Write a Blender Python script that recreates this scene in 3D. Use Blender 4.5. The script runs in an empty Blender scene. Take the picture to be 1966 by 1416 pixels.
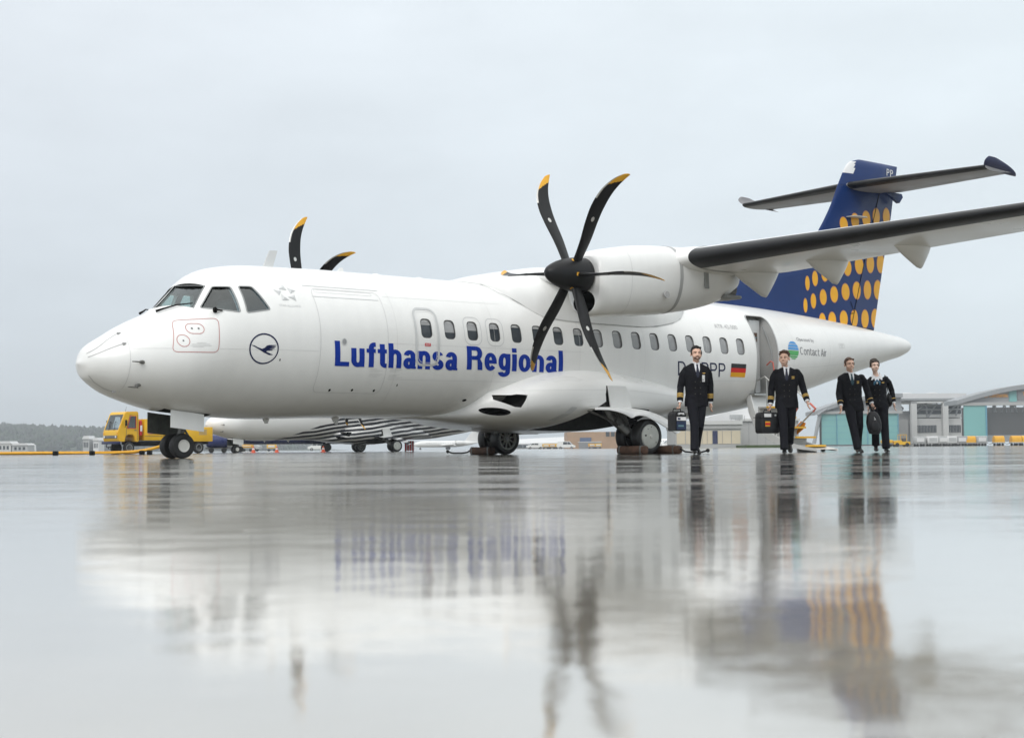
import bpy, bmesh, math, random
import numpy as np
from mathutils import Vector, Matrix, noise
random.seed(7)
C = bpy.context.scene.collection
SC = bpy.context.scene
R = math.radians
PI = math.pi

# ------------------------------------------------------------------ camera
CAMH = 0.118
cd = bpy.data.cameras.new('camera')
cam = bpy.data.objects.new('camera', cd); C.objects.link(cam)
cd.sensor_width = 36.0
cd.lens = 2966.5 / 1966 * 36.0
cd.clip_start = 0.05; cd.clip_end = 9000
cd.dof.use_dof = True; cd.dof.focus_distance = 27.0; cd.dof.aperture_fstop = 8.0
cam.matrix_world = Matrix.Translation((0, 0, CAMH)) @ Matrix.Rotation(R(90 + 2.955), 4, 'X') @ Matrix.Rotation(R(-0.42), 4, 'Z')
SC.camera = cam

# ------------------------------------------------------------------ sky, sun, exposure
SUN_EL, SUN_AZ = 42.0, 205.0      # azimuth clockwise from +Y: behind the camera, a little left
W = bpy.data.worlds.new('World'); SC.world = W; W.use_nodes = True
nt = W.node_tree; nt.nodes.clear()
def N(t, **k):
    n = nt.nodes.new(t)
    for a, b in k.items(): setattr(n, a, b)
    return n
L = nt.links.new
out = N('ShaderNodeOutputWorld'); bg = N('ShaderNodeBackground')
sky = N('ShaderNodeTexSky', sky_type='NISHITA', sun_disc=False, sun_elevation=R(SUN_EL), sun_rotation=R(SUN_AZ))
bg.inputs['Strength'].default_value = 0.10
tc = N('ShaderNodeTexCoord'); sep = N('ShaderNodeSeparateXYZ'); L(tc.outputs['Generated'], sep.inputs[0])
rl = N('ShaderNodeValToRGB'); rr = N('ShaderNodeValToRGB')
def ramp(n, st):
    e = n.color_ramp.elements
    while len(e) < len(st): e.new(0.5)
    for q, (p, c) in zip(e, st): q.position = p; q.color = (*c, 1)
# overcast: dim grey-blue at the horizon, three times brighter overhead (values are radiance, x10 under strength 0.1)
ramp(rl, [(0.0, (.650, .705, .755)), (.09, (.735, .800, .862)), (.28, (.865, .925, .985)), (1.0, (1.02, 1.02, 1.0))])
ramp(rr, [(0.0, (.740, .825, .880)), (.09, (.820, .905, .960)), (.28, (.892, .978, 1.03)), (1.0, (1.02, 1.02, 1.0))])
L(sep.outputs['Z'], rl.inputs[0]); L(sep.outputs['Z'], rr.inputs[0])
mr = N('ShaderNodeMapRange'); mr.inputs['From Min'].default_value = -.35; mr.inputs['From Max'].default_value = .35
L(sep.outputs['X'], mr.inputs['Value'])
mx = N('ShaderNodeMix', data_type='RGBA'); L(mr.outputs[0], mx.inputs['Factor']); L(rl.outputs[0], mx.inputs[6]); L(rr.outputs[0], mx.inputs[7])
# soft cloud structure
mp = N('ShaderNodeMapping'); mp.inputs['Scale'].default_value = (1.0, 1.0, 2.6); L(tc.outputs['Generated'], mp.inputs[0])
nz = N('ShaderNodeTexNoise'); nz.inputs['Scale'].default_value = 4.2; nz.inputs['Detail'].default_value = 6; nz.inputs['Roughness'].default_value = .55; L(mp.outputs[0], nz.inputs['Vector'])
nm = N('ShaderNodeMapRange'); nm.inputs['From Min'].default_value = .3; nm.inputs['From Max'].default_value = .7
nm.inputs['To Min'].default_value = .935; nm.inputs['To Max'].default_value = 1.055; L(nz.outputs['Fac'], nm.inputs['Value'])
# overcast brightening towards the zenith
zb = N('ShaderNodeMapRange'); zb.inputs['From Min'].default_value = .25; zb.inputs['From Max'].default_value = 1.0
zb.inputs['To Min'].default_value = 9.7; zb.inputs['To Max'].default_value = 14.5; L(sep.outputs['Z'], zb.inputs['Value'])
mm = N('ShaderNodeMath', operation='MULTIPLY'); L(nm.outputs[0], mm.inputs[0]); L(zb.outputs[0], mm.inputs[1])
sc_ = N('ShaderNodeVectorMath', operation='SCALE'); L(mx.outputs[2], sc_.inputs[0]); L(mm.outputs[0], sc_.inputs['Scale'])
skm = N('ShaderNodeMix', data_type='RGBA'); skm.inputs['Factor'].default_value = .04
L(sc_.outputs[0], skm.inputs[6]); L(sky.outputs[0], skm.inputs[7])
L(skm.outputs[2], bg.inputs['Color']); L(bg.outputs[0], out.inputs[0])

sd = bpy.data.lights.new('sun', 'SUN'); sd.energy = 1.3; sd.angle = R(35); sd.color = (1.0, .975, .94)
sun = bpy.data.objects.new('sun', sd); C.objects.link(sun)
a_, e_ = R(SUN_AZ), R(SUN_EL)
dirv = Vector((math.sin(a_) * math.cos(e_), math.cos(a_) * math.cos(e_), math.sin(e_)))
sun.rotation_euler = dirv.to_track_quat('Z', 'Y').to_euler(); sun.location = dirv * 40
SC.view_settings.view_transform = 'Standard'; SC.view_settings.look = 'None'
SC.view_settings.exposure = 0.0; SC.view_settings.gamma = 1.0; SC.view_settings.use_curve_mapping = False
SC.cycles.use_denoising = True
SC.cycles.max_bounces = 8; SC.cycles.volume_bounces = 0; SC.cycles.caustics_reflective = False; SC.cycles.caustics_refractive = False

# ------------------------------------------------------------------ materials
M = {}
def mat(name, col, rough=.5, metal=0., spec=.5, coat=0., var=.06, vscale=3., bump=0., bscale=40., stretch=None, rvar=.08, ior=1.45):
    m = bpy.data.materials.new(name); m.use_nodes = True; t = m.node_tree; b = t.nodes['Principled BSDF']
    n = lambda ty: t.nodes.new(ty); l = t.links.new
    b.inputs['Metallic'].default_value = metal; b.inputs['Specular IOR Level'].default_value = spec
    b.inputs['Coat Weight'].default_value = coat; b.inputs['Coat Roughness'].default_value = .06; b.inputs['IOR'].default_value = ior
    tcn = n('ShaderNodeTexCoord'); mpn = n('ShaderNodeMapping'); l(tcn.outputs['Object'], mpn.inputs[0])
    if stretch: mpn.inputs['Scale'].default_value = stretch
    q = n('ShaderNodeTexNoise'); q.inputs['Scale'].default_value = vscale; q.inputs['Detail'].default_value = 5; l(mpn.outputs[0], q.inputs['Vector'])
    h = n('ShaderNodeMapRange'); h.inputs['From Min'].default_value = .3; h.inputs['From Max'].default_value = .7
    h.inputs['To Min'].default_value = 1 - var; h.inputs['To Max'].default_value = 1 + var; l(q.outputs['Fac'], h.inputs['Value'])
    v = n('ShaderNodeVectorMath'); v.operation = 'SCALE'; v.inputs[0].default_value = col[:3]; l(h.outputs[0], v.inputs['Scale'])
    l(v.outputs[0], b.inputs['Base Color'])
    h2 = n('ShaderNodeMapRange'); h2.inputs['From Min'].default_value = .3; h2.inputs['From Max'].default_value = .7
    h2.inputs['To Min'].default_value = max(0, rough - rvar); h2.inputs['To Max'].default_value = min(1, rough + rvar)
    l(q.outputs['Fac'], h2.inputs['Value']); l(h2.outputs[0], b.inputs['Roughness'])
    if bump:
        q2 = n('ShaderNodeTexNoise'); q2.inputs['Scale'].default_value = bscale; q2.inputs['Detail'].default_value = 4; l(mpn.outputs[0], q2.inputs['Vector'])
        bp = n('ShaderNodeBump'); bp.inputs['Strength'].default_value = bump; bp.inputs['Distance'].default_value = .02; l(q2.outputs['Fac'], bp.inputs['Height']); l(bp.outputs[0], b.inputs['Normal'])
    M[name] = m
    return m
mat('white_paint', (.84, .84, .825), .30, coat=.3, var=.022, vscale=1.3, rvar=.02, stretch=(4, 4, .45))
mat('nose_paint', (.84, .84, .835), .34, coat=.2, var=.02, vscale=1.3, rvar=.05)
mat('belly_paint', (.80, .80, .785), .33, coat=.25, var=.045, vscale=1.6, stretch=(.5, 1, 2.4))
mat('seam_grey', (.42, .42, .42), .5)
mat('seam_light', (.64, .64, .635), .5)
mat('pale_grey', (.62, .63, .63), .45)
mat('mid_grey', (.30, .31, .31), .5)
mat('dark_grey', (.10, .10, .10), .5)
mat('black_matte', (.005, .005, .005), .7, spec=.2)
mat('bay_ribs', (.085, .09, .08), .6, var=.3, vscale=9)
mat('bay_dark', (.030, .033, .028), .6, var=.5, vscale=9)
mat('boot_black', (.008, .008, .009), .36, spec=.4, var=.25, vscale=4, stretch=(1, .4, 1), rvar=.06)
mat('prop_black', (.009, .009, .010), .42, spec=.35, var=.2, vscale=6)
mat('prop_yellow', (.78, .40, .03), .42)
mat('nickel', (.62, .61, .58), .3, metal=.8)
mat('metal_grey', (.48, .48, .46), .32, metal=.85)
mat('metal_dark', (.16, .16, .15), .42, metal=.6, var=.3, vscale=14)
mat('tyre', (.018, .018, .018), .62, var=.2, vscale=20)
mat('tyre_wet', (.014, .014, .014), .42, var=.2, vscale=20)
mat('rim_white', (.70, .69, .65), .42)
mat('hub_cap', (.56, .57, .53), .42, var=.06, vscale=9)
mat('rim_grey', (.68, .68, .64), .42)
mat('button_dark', (.05, .045, .03), .4)
mat('blue_text', (.008, .040, .34), .5, spec=.15)
mat('navy_text', (.008, .014, .065), .5, spec=.2)
mat('tail_blue', (.006, .030, .135), .34, spec=.3, coat=.08, var=.06, vscale=2, rvar=.03)
mat('tail_dot', (.86, .43, .015), .36, var=.06, vscale=4)
mat('tail_ring', (.55, .23, .12), .4)
mat('stab_grey', (.27, .265, .275), .42, var=.07)
mat('exit_red', (.60, .02, .03), .45)
mat('line_red', (.50, .19, .18), .5)
mat('print_white', (.80, .80, .80), .45)
mat('flag_black', (.012, .012, .012), .45); mat('flag_red', (.62, .015, .012), .45); mat('flag_gold', (.83, .40, .012), .45)
mat('logo_blue', (.09, .33, .70), .45); mat('logo_green', (.09, .42, .13), .45)
mat('door_lining', (.40, .40, .39), .5, var=.03)
mat('step_grey', (.50, .50, .49), .5)
mat('step_yellow', (.80, .45, .04), .45)
mat('handle_orange', (.80, .27, .02), .45)
mat('rail_red', (.62, .16, .12), .45)
mat('gasket', (.06, .06, .06), .5)
mat('window_grey', (.34, .345, .35), .12, var=.10, vscale=5, rvar=.02)
mat('chock_wood', (.105, .058, .038), .75, var=.4, vscale=9, bump=.3, bscale=30)
mat('rope_black', (.018, .018, .018), .7)
mat('truck_yellow', (.80, .46, .012), .38, var=.06, vscale=3, coat=.2)
mat('cable_yellow', (.72, .37, .02), .5, var=.12, vscale=8)
mat('navy_trim', (.020, .026, .085), .4)
mat('red_paint', (.55, .03, .035), .45)
mat('suit', (.0075, .0078, .011), .82, spec=.25, var=.25, vscale=14, bump=.25, bscale=18)
mat('suit_trouser', (.0090, .0095, .014), .82, spec=.25, var=.25, vscale=14, bump=.35, bscale=11)
mat('shirt', (.76, .77, .79), .7)
mat('tie', (.010, .013, .035), .55)
mat('tie_teal', (.012, .05, .07), .5)
mat('scarf_blue', (.035, .13, .22), .6)
mat('gold_braid', (.66, .42, .10), .4)
mat('skin', (.78, .50, .38), .5, var=.10, vscale=18)
mat('skin_pale', (.82, .58, .47), .5, var=.08, vscale=18)
mat('lips', (.42, .19, .15), .5)
mat('teeth', (.75, .72, .66), .4)
mat('eye_dark', (.025, .018, .014), .3)
mat('hair_black', (.010, .009, .008), .55, var=.4, vscale=60)
mat('hair_brown', (.085, .040, .020), .55, var=.4, vscale=60)
mat('hair_dark', (.030, .020, .014), .55, var=.4, vscale=60)
mat('beard', (.11, .06, .045), .7)
mat('shoe', (.008, .008, .008), .25, coat=.3)
mat('leather', (.010, .010, .012), .45, var=.3, vscale=10)
mat('sticker_teal', (.12, .22, .26), .5)
mat('sticker_navy', (.02, .035, .08), .5)
mat('concrete_wall', (.42, .42, .41), .8, var=.06, vscale=.3)
mat('pale_wall', (.60, .60, .585), .8, var=.05, vscale=.3)
mat('beige_panel', (.62, .54, .40), .75, var=.05, vscale=.4)
mat('tan_brick', (.42, .27, .165), .85, var=.10, vscale=.4)
mat('roof_grey', (.36, .36, .37), .6, var=.06, vscale=.2)
mat('roof_white', (.70, .70, .70), .6, var=.05, vscale=.1)
mat('steel_grey', (.30, .31, .32), .55)
mat('teal_door', (.20, .47, .455), .55, var=.04, vscale=.2)
mat('teal_edge', (.11, .33, .45), .55)
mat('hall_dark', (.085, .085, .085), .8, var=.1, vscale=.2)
mat('glass_dark', (.05, .06, .07), .12)
mat('glass_blue', (.08, .12, .22), .15)
mat('sign_orange', (.90, .42, .05), .5)
mat('sign_grey', (.25, .25, .26), .5)
mat('grass_green', (.055, .085, .025), .9, var=.3, vscale=.6)
mat('jet_navy', (.016, .026, .115), .3, coat=.3)
mat('cone_orange', (.75, .12, .05), .5)
mat('trunk_brown', (.07, .06, .05), .9)
mat('wood_brown', (.040, .042, .036), .95, var=.4, vscale=.03)
mat('wood_green', (.036, .050, .028), .95, var=.4, vscale=.03)
mat('silver_box', (.45, .46, .46), .5, var=.1)

def glassmat(name, tint, mixmin=.12):
    m = bpy.data.materials.new(name); m.use_nodes = True; t = m.node_tree; t.nodes.clear()
    n = lambda ty: t.nodes.new(ty); l = t.links.new
    o = n('ShaderNodeOutputMaterial'); mixs = n('ShaderNodeMixShader'); tr = n('ShaderNodeBsdfTransparent'); gl = n('ShaderNodeBsdfGlossy')
    tr.inputs['Color'].default_value = (*tint, 1); gl.inputs['Roughness'].default_value = .03; gl.inputs['Color'].default_value = (.9, .95, .95, 1)
    fr = n('ShaderNodeLayerWeight'); fr.inputs['Blend'].default_value = .5; pw = n('ShaderNodeMath'); pw.operation = 'POWER'; pw.inputs[1].default_value = 4.0; l(fr.outputs['Facing'], pw.inputs[0])
    mr_ = n('ShaderNodeMapRange'); mr_.inputs['To Min'].default_value = mixmin; l(pw.outputs[0], mr_.inputs['Value'])
    l(mr_.outputs[0], mixs.inputs[0]); l(tr.outputs[0], mixs.inputs[1]); l(gl.outputs[0], mixs.inputs[2]); l(mixs.outputs[0], o.inputs[0])
    M[name] = m
glassmat('cockpit_glass', (.58, .78, .70), .10)
glassmat('side_glass', (.50, .60, .64), .12)
glassmat('truck_glass', (.70, .76, .78), .10)

def stripes_mat():
    m = bpy.data.materials.new('zebra_livery'); m.use_nodes = True; t = m.node_tree; b = t.nodes['Principled BSDF']
    n = lambda ty: t.nodes.new(ty); l = t.links.new
    tcn = n('ShaderNodeTexCoord'); sp = n('ShaderNodeSeparateXYZ'); l(tcn.outputs['Object'], sp.inputs[0])
    # slanted bands rising towards the tail
    mu = n('ShaderNodeMath'); mu.operation = 'MULTIPLY_ADD'; mu.inputs[1].default_value = -.115; l(sp.outputs['X'], mu.inputs[0]); l(sp.outputs['Z'], mu.inputs[2])
    nzz = n('ShaderNodeTexNoise'); nzz.inputs['Scale'].default_value = .5; l(tcn.outputs['Object'], nzz.inputs['Vector'])
    ad = n('ShaderNodeMath'); ad.operation = 'MULTIPLY_ADD'; ad.inputs[1].default_value = .22; l(nzz.outputs['Fac'], ad.inputs[0]); l(mu.outputs[0], ad.inputs[2])
    ml = n('ShaderNodeMath'); ml.operation = 'MULTIPLY'; ml.inputs[1].default_value = 4.6; l(ad.outputs[0], ml.inputs[0])
    fr = n('ShaderNodeMath'); fr.operation = 'FRACT'; l(ml.outputs[0], fr.inputs[0])
    gt = n('ShaderNodeMath'); gt.operation = 'GREATER_THAN'; gt.inputs[1].default_value = .46; l(fr.outputs[0], gt.inputs[0])
    # only behind a slanted front edge
    fm = n('ShaderNodeMath'); fm.operation = 'MULTIPLY_ADD'; fm.inputs[1].default_value = 3.0; l(sp.outputs['Z'], fm.inputs[0])
    neg = n('ShaderNodeMath'); neg.operation = 'MULTIPLY'; neg.inputs[1].default_value = -1; l(sp.outputs['X'], neg.inputs[0]); l(neg.outputs[0], fm.inputs[2])
    lt = n('ShaderNodeMath'); lt.operation = 'LESS_THAN'; lt.inputs[1].default_value = -1.9; l(fm.outputs[0], lt.inputs[0])
    an = n('ShaderNodeMath'); an.operation = 'MULTIPLY'; l(gt.outputs[0], an.inputs[0]); l(lt.outputs[0], an.inputs[1])
    mxx = n('ShaderNodeMix'); mxx.data_type = 'RGBA'; mxx.inputs[6].default_value = (.80, .80, .79, 1); mxx.inputs[7].default_value = (.008, .009, .018, 1); l(an.outputs[0], mxx.inputs['Factor'])
    l(mxx.outputs[2], b.inputs['Base Color']); b.inputs['Roughness'].default_value = .3
    M['zebra_livery'] = m
stripes_mat()

def ground_mat():
    m = bpy.data.materials.new('wet_apron'); m.use_nodes = True; t = m.node_tree; b = t.nodes['Principled BSDF']
    n = lambda ty: t.nodes.new(ty); l = t.links.new
    tcn = n('ShaderNodeTexCoord')
    def noi(scale, det=5, rough=.55, st=(1, 1, 1)):
        mpn = n('ShaderNodeMapping'); mpn.inputs['Scale'].default_value = st; l(tcn.outputs['Object'], mpn.inputs[0])
        q = n('ShaderNodeTexNoise'); q.inputs['Scale'].default_value = scale; q.inputs['Detail'].default_value = det; q.inputs['Roughness'].default_value = rough
        l(mpn.outputs[0], q.inputs['Vector']); return q
    def rng(src, a, b_, c, d):
        q = n('ShaderNodeMapRange'); q.interpolation_type = 'SMOOTHSTEP'
        for k, v in zip(('From Min', 'From Max', 'To Min', 'To Max'), (a, b_, c, d)): q.inputs[k].default_value = v
        l(src, q.inputs['Value']); return q.outputs[0]
    def mul(a, b_, op='MULTIPLY'):
        q = n('ShaderNodeMath'); q.operation = op; l(a, q.inputs[0])
        if isinstance(b_, float): q.inputs[1].default_value = b_
        else: l(b_, q.inputs[1])
        return q.outputs[0]
    pud = noi(.85, 8, .66, (.42, 1.0, 1)).outputs['Fac']          # where the water film stands
    wet = rng(pud, .42, .56, 0., 1.)
    sp = n('ShaderNodeSeparateXYZ'); l(tcn.outputs['Object'], sp.inputs[0])
    near = rng(mul(sp.outputs['Y'], mul(noi(.5, 4, .6, (.35, 1, 1)).outputs['Fac'], 9.0), 'SUBTRACT'), -3.0, 1.5, 1., 0.)                 # one big puddle in front of the camera
    mxw = n('ShaderNodeMath'); mxw.operation = 'MAXIMUM'; l(wet, mxw.inputs[0]); l(near, mxw.inputs[1]); wet = mxw.outputs[0]
    # base colour: pale concrete, a little darker and mottled
    fine = noi(9, 6).outputs['Fac']; big = noi(.12, 4).outputs['Fac']
    c = n('ShaderNodeMix'); c.data_type = 'RGBA'; c.inputs[6].default_value = (.115, .108, .090, 1); c.inputs[7].default_value = (.21, .197, .165, 1)
    l(mul(rng(fine, .3, .7, 0., .6), rng(big, .3, .7, 0., .6), 'ADD'), c.inputs['Factor']); c2 = n('ShaderNodeMix'); c2.data_type = 'RGBA'; l(near, c2.inputs['Factor']); l(c.outputs[2], c2.inputs[6]); c3 = n('ShaderNodeMix'); c3.data_type = 'RGBA'; c3.inputs[6].default_value = (.36, .32, .255, 1); c3.inputs[7].default_value = (.45, .405, .33, 1); l(rng(noi(2.2, 5).outputs['Fac'], .3, .7, 0., 1.), c3.inputs['Factor']); l(c3.outputs[2], c2.inputs[7]); l(c2.outputs[2], b.inputs['Base Color'])
    l(rng(wet, 0., 1., .15, .066), b.inputs['Roughness']); l(rng(wet, 0., 1., .12, .066), b.inputs['Coat Roughness'])
    b.inputs['IOR'].default_value = 1.45; b.inputs['Specular IOR Level'].default_value = .9; b.inputs['Coat IOR'].default_value = 1.6; l(rng(wet, 0., 1., .45, 1.), b.inputs['Coat Weight'])
    # relief: concrete grain where the film is thin, shallow rain ripples on the puddles
    inv = rng(wet, 0., 1., 1., .0)
    grain = mul(noi(38, 3).outputs['Fac'], mul(inv, .0008))
    rip = mul(noi(7.5, 4, .6).outputs['Fac'], .0010)
    rip2 = mul(noi(1.1, 2, .5).outputs['Fac'], .0022)
    far = rng(near, 0., 1., 1., 0.)
    stk = mul(noi(2.1, 5, .62, (.30, 1, 1)).outputs['Fac'], mul(far, .0046))
    rip2 = mul(rip2, stk, 'ADD')
    vor = n('ShaderNodeTexVoronoi'); vor.inputs['Scale'].default_value = 4.0; l(tcn.outputs['Object'], vor.inputs['Vector'])
    drop = mul(rng(vor.outputs['Distance'], .0, .10, 1., 0.), .0004)
    hgt = mul(mul(mul(grain, rip, 'ADD'), rip2, 'ADD'), drop, 'ADD')
    bp = n('ShaderNodeBump'); bp.inputs['Strength'].default_value = 1.0; bp.inputs['Distance'].default_value = 1.0; l(hgt, bp.inputs['Height']); l(bp.outputs[0], b.inputs['Normal']); l(bp.outputs[0], b.inputs['Coat Normal'])
    M['wet_apron'] = m
ground_mat()

# ------------------------------------------------------------------ mesh helpers
def link(name, me, m=None, parent=None, smooth=True, sharp=35):
    if isinstance(me, bmesh.types.BMesh):
        bm = me; me = bpy.data.meshes.new(name); bm.to_mesh(me); bm.free()
    if m is not None:
        for q in (m if isinstance(m, (list, tuple)) else [m]): me.materials.append(M[q] if isinstance(q, str) else q)
    if smooth and len(me.polygons):
        me.polygons.foreach_set('use_smooth', [True] * len(me.polygons))
        me.set_sharp_from_angle(angle=R(sharp))
    o = bpy.data.objects.new(name, me); C.objects.link(o)
    if parent is not None: o.parent = parent
    return o
def tag(o, label=None, cat=None, group=None, kind=None):
    if label: o['label'] = label
    if cat: o['category'] = cat
    if group: o['group'] = group
    if kind: o['kind'] = kind
    return o
def empty(name, loc=(0, 0, 0), rz=0.):
    o = bpy.data.objects.new(name, None); C.objects.link(o); o.location = loc; o.rotation_euler = (0, 0, rz); o.empty_display_size = .3
    return o
def copy_tree(o, parent=None, keep=None):
    c = o.copy(); C.objects.link(c); c.parent = parent
    for ch in list(o.children):
        if keep and not keep(ch): continue
        copy_tree(ch, c, None)
    return c
def new(): return bmesh.new()
def box(bm, x0, x1, y0, y1, z0, z1, bev=0., mi=0):
    vs = [bm.verts.new((x, y, z)) for z in (z0, z1) for y in (y0, y1) for x in (x0, x1)]
    fs = [bm.faces.new([vs[i] for i in q]) for q in ((0, 2, 3, 1), (4, 5, 7, 6), (0, 1, 5, 4), (2, 6, 7, 3), (0, 4, 6, 2), (1, 3, 7, 5))]
    for f in fs: f.material_index = mi
    if bev > 0:
        es = list({e for f in fs for e in f.edges})
        bmesh.ops.bevel(bm, geom=es, offset=bev, segments=2, affect='EDGES', profile=.5)
    return vs
def frame_of(d):
    d = Vector(d).normalized(); u = d.cross(Vector((0, 0, 1)))
    if u.length < 1e-3: u = d.cross(Vector((0, 1, 0)))
    u.normalize(); return d, u, u.cross(d)
def tube(bm, pts, r, seg=8, cap=True, mi=0):
    pts = [Vector(p) for p in pts]; rs = r if isinstance(r, (list, tuple)) else [r] * len(pts); rings = []
    pu = None
    for i, p in enumerate(pts):
        d = (pts[min(i + 1, len(pts) - 1)] - pts[max(i - 1, 0)]).normalized()
        if pu is None: _, u, _ = frame_of(d)
        else:
            u = pu - d * pu.dot(d)
            u.normalize()
        pu = u; v = d.cross(u)
        rings.append([bm.verts.new(p + (u * math.cos(k * 2 * PI / seg) + v * math.sin(k * 2 * PI / seg)) * rs[i]) for k in range(seg)])
    for a, b in zip(rings, rings[1:]):
        for k in range(seg):
            f = bm.faces.new((a[k], a[(k + 1) % seg], b[(k + 1) % seg], b[k])); f.material_index = mi
    if cap:
        bm.faces.new(rings[0][::-1]).material_index = mi; bm.faces.new(rings[-1]).material_index = mi
def rings_loft(bm, rings, cap=True, mi=0, closed=True):
    vr = [[bm.verts.new(p) for p in r] for r in rings]; n = len(vr[0])
    for a, b in zip(vr, vr[1:]):
        for k in range(n if closed else n - 1):
            f = bm.faces.new((a[k], a[(k + 1) % n], b[(k + 1) % n], b[k])); f.material_index = mi
    if cap:
        bm.faces.new(vr[0][::-1]).material_index = mi; bm.faces.new(vr[-1]).material_index = mi
    return vr
def revolve(bm, prof, o=(0, 0, 0), axis='x', seg=32, mi=0, cap=True):
    """prof: (a, r) along the axis"""
    rs = []
    for a, r in prof:
        r = max(r, 1e-4); q = []
        for k in range(seg):
            c, s = math.cos(2 * PI * k / seg) * r, math.sin(2 * PI * k / seg) * r
            p = {'x': (a, c, s), 'y': (s, a, c), 'z': (c, s, a)}[axis]
            q.append((o[0] + p[0], o[1] + p[1], o[2] + p[2]))
        rs.append(q)
    return rings_loft(bm, rs, cap, mi)
def prism(bm, poly, axis, a0, a1, mi=0):
    """extrude a 2-D polygon along axis ('y': poly is (x,z); 'x': (y,z); 'z': (x,y))"""
    def P(p, a): return {'y': (p[0], a, p[1]), 'x': (a, p[0], p[1]), 'z': (p[0], p[1], a)}[axis]
    A = [bm.verts.new(P(p, a0)) for p in poly]; B = [bm.verts.new(P(p, a1)) for p in poly]; n = len(poly)
    for i in range(n): bm.faces.new((A[i], A[(i + 1) % n], B[(i + 1) % n], B[i])).material_index = mi
    bm.faces.new(A[::-1]).material_index = mi; bm.faces.new(B).material_index = mi
def fix(bm):
    bmesh.ops.recalc_face_normals(bm, faces=bm.faces); return bm
def pchip(X, Y):
    X = np.array(X, float); Y = np.array(Y, float); h = np.diff(X); d = np.diff(Y) / h; m = np.zeros_like(Y)
    for i in range(1, len(X) - 1):
        if d[i - 1] * d[i] > 0:
            w1 = 2 * h[i] + h[i - 1]; w2 = h[i] + 2 * h[i - 1]; m[i] = (w1 + w2) / (w1 / d[i - 1] + w2 / d[i])
    m[0] = d[0]; m[-1] = d[-1]
    def f(x):
        x = min(max(x, X[0]), X[-1]); i = min(max(int(np.searchsorted(X, x)) - 1, 0), len(X) - 2)
        t = (x - X[i]) / h[i]
        return float((1 + 2 * t) * (1 - t) ** 2 * Y[i] + t * (1 - t) ** 2 * h[i] * m[i] + t * t * (3 - 2 * t) * Y[i + 1] + t * t * (t - 1) * h[i] * m[i + 1])
    return f
def apply_bool(o, cutters, solver='EXACT'):
    """subtract cutter meshes from object o; the cutters' materials line the cut"""
    for cbm, m in cutters:
        me = bpy.data.meshes.new('cut'); fix(cbm); cbm.to_mesh(me); cbm.free(); me.materials.append(M[m])
        co = bpy.data.objects.new('cut', me); C.objects.link(co)
        co.matrix_world = Matrix.Identity(4)
        md = o.modifiers.new('b', 'BOOLEAN'); md.operation = 'DIFFERENCE'; md.solver = solver; md.object = co; md.material_mode = 'TRANSFER'
        bpy.context.view_layer.update()
        dg = bpy.context.evaluated_depsgraph_get()
        ne = bpy.data.meshes.new_from_object(o.evaluated_get(dg))
        o.modifiers.clear(); old = o.data; o.data = ne; bpy.data.meshes.remove(old)
        bpy.data.objects.remove(co); bpy.data.meshes.remove(me)
    me = o.data
    me.polygons.foreach_set('use_smooth', [True] * len(me.polygons)); me.set_sharp_from_angle(angle=R(35))
def grid_copy(o, **kw):
    c = o.copy(); C.objects.link(c); return c
# ================================================================== the apron, the haze
gm = bmesh.new()
xs = [-1490, -600, -60, 60, 600, 1490]; ys = [-70, 0, 30, 120, 900, 1750]
gv = [[gm.verts.new((x, y, 0)) for x in xs] for y in ys]
for j in range(len(ys) - 1):
    for i in range(len(xs) - 1): gm.faces.new((gv[j][i], gv[j][i + 1], gv[j + 1][i + 1], gv[j + 1][i]))
tag(link('apron', gm, 'wet_apron', smooth=False), kind='structure')

# ================================================================== the turboprop airliner
# local axes: x aft from the nose tip, y to starboard, z up; the photograph shows the port (-y) side
FX = [.10, .125, .18, .27, .40, .55, .75, 1, 1.4, 1.7, 1.9, 2.1, 2.3, 2.5, 2.75, 3.0, 3.3, 3.8, 4.5, 6, 8, 10, 12, 13.5, 14.2, 15, 16, 17, 18, 19, 20, 21, 21.6, 22.0, 22.2, 22.32, 22.40, 22.44]
FT = [1.529, 1.585, 1.728, 1.818, 1.901, 1.988, 2.11, 2.238, 2.427, 2.681, 2.883, 3.066, 3.156, 3.203, 3.244, 3.268, 3.281, 3.29, 3.306, 3.309, 3.309, 3.309, 3.312, 3.322, 3.325, 3.319, 3.294, 3.254, 3.201, 3.137, 3.061, 2.97, 2.91, 2.87, 2.835, 2.80, 2.74, 2.64]
FB = [1.50, 1.44, 1.295, 1.214, 1.126, 1.043, .967, .889, .785, .735, .716, .703, .692, .682, .669, .659, .657, .666, .686, .689, .689, .689, .689, .695, .735, .838, .992, 1.162, 1.391, 1.63, 1.862, 2.091, 2.236, 2.32, 2.385, 2.43, 2.49, 2.59]
FWX = [.10, .125, .18, .27, .40, .55, .75, 1, 1.5, 2, 2.5, 3, 3.5, 4, 13.5, 15, 16, 17, 18, 19, 20, 21, 21.8, 22.2, 22.32, 22.40, 22.44]
FW = [.02, .13, .24, .36, .48, .60, .73, .87, 1.07, 1.20, 1.30, 1.37, 1.415, 1.4325, 1.4325, 1.42, 1.37, 1.27, 1.13, .96, .77, .58, .44, .36, .31, .22, .03]
fzt, fzb, fw = pchip(FX, FT), pchip(FX, FB), pchip(FWX, FW)
def fsec(x): zt, zb = fzt(x), fzb(x); return (zt + zb) / 2, max((zt - zb) / 2, .004), fw(x)
def fexp(x): return 2 + .38 * min(1, max(0, (x - 2.2) / 2)) * min(1, max(0, (19 - x) / 4))
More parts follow.
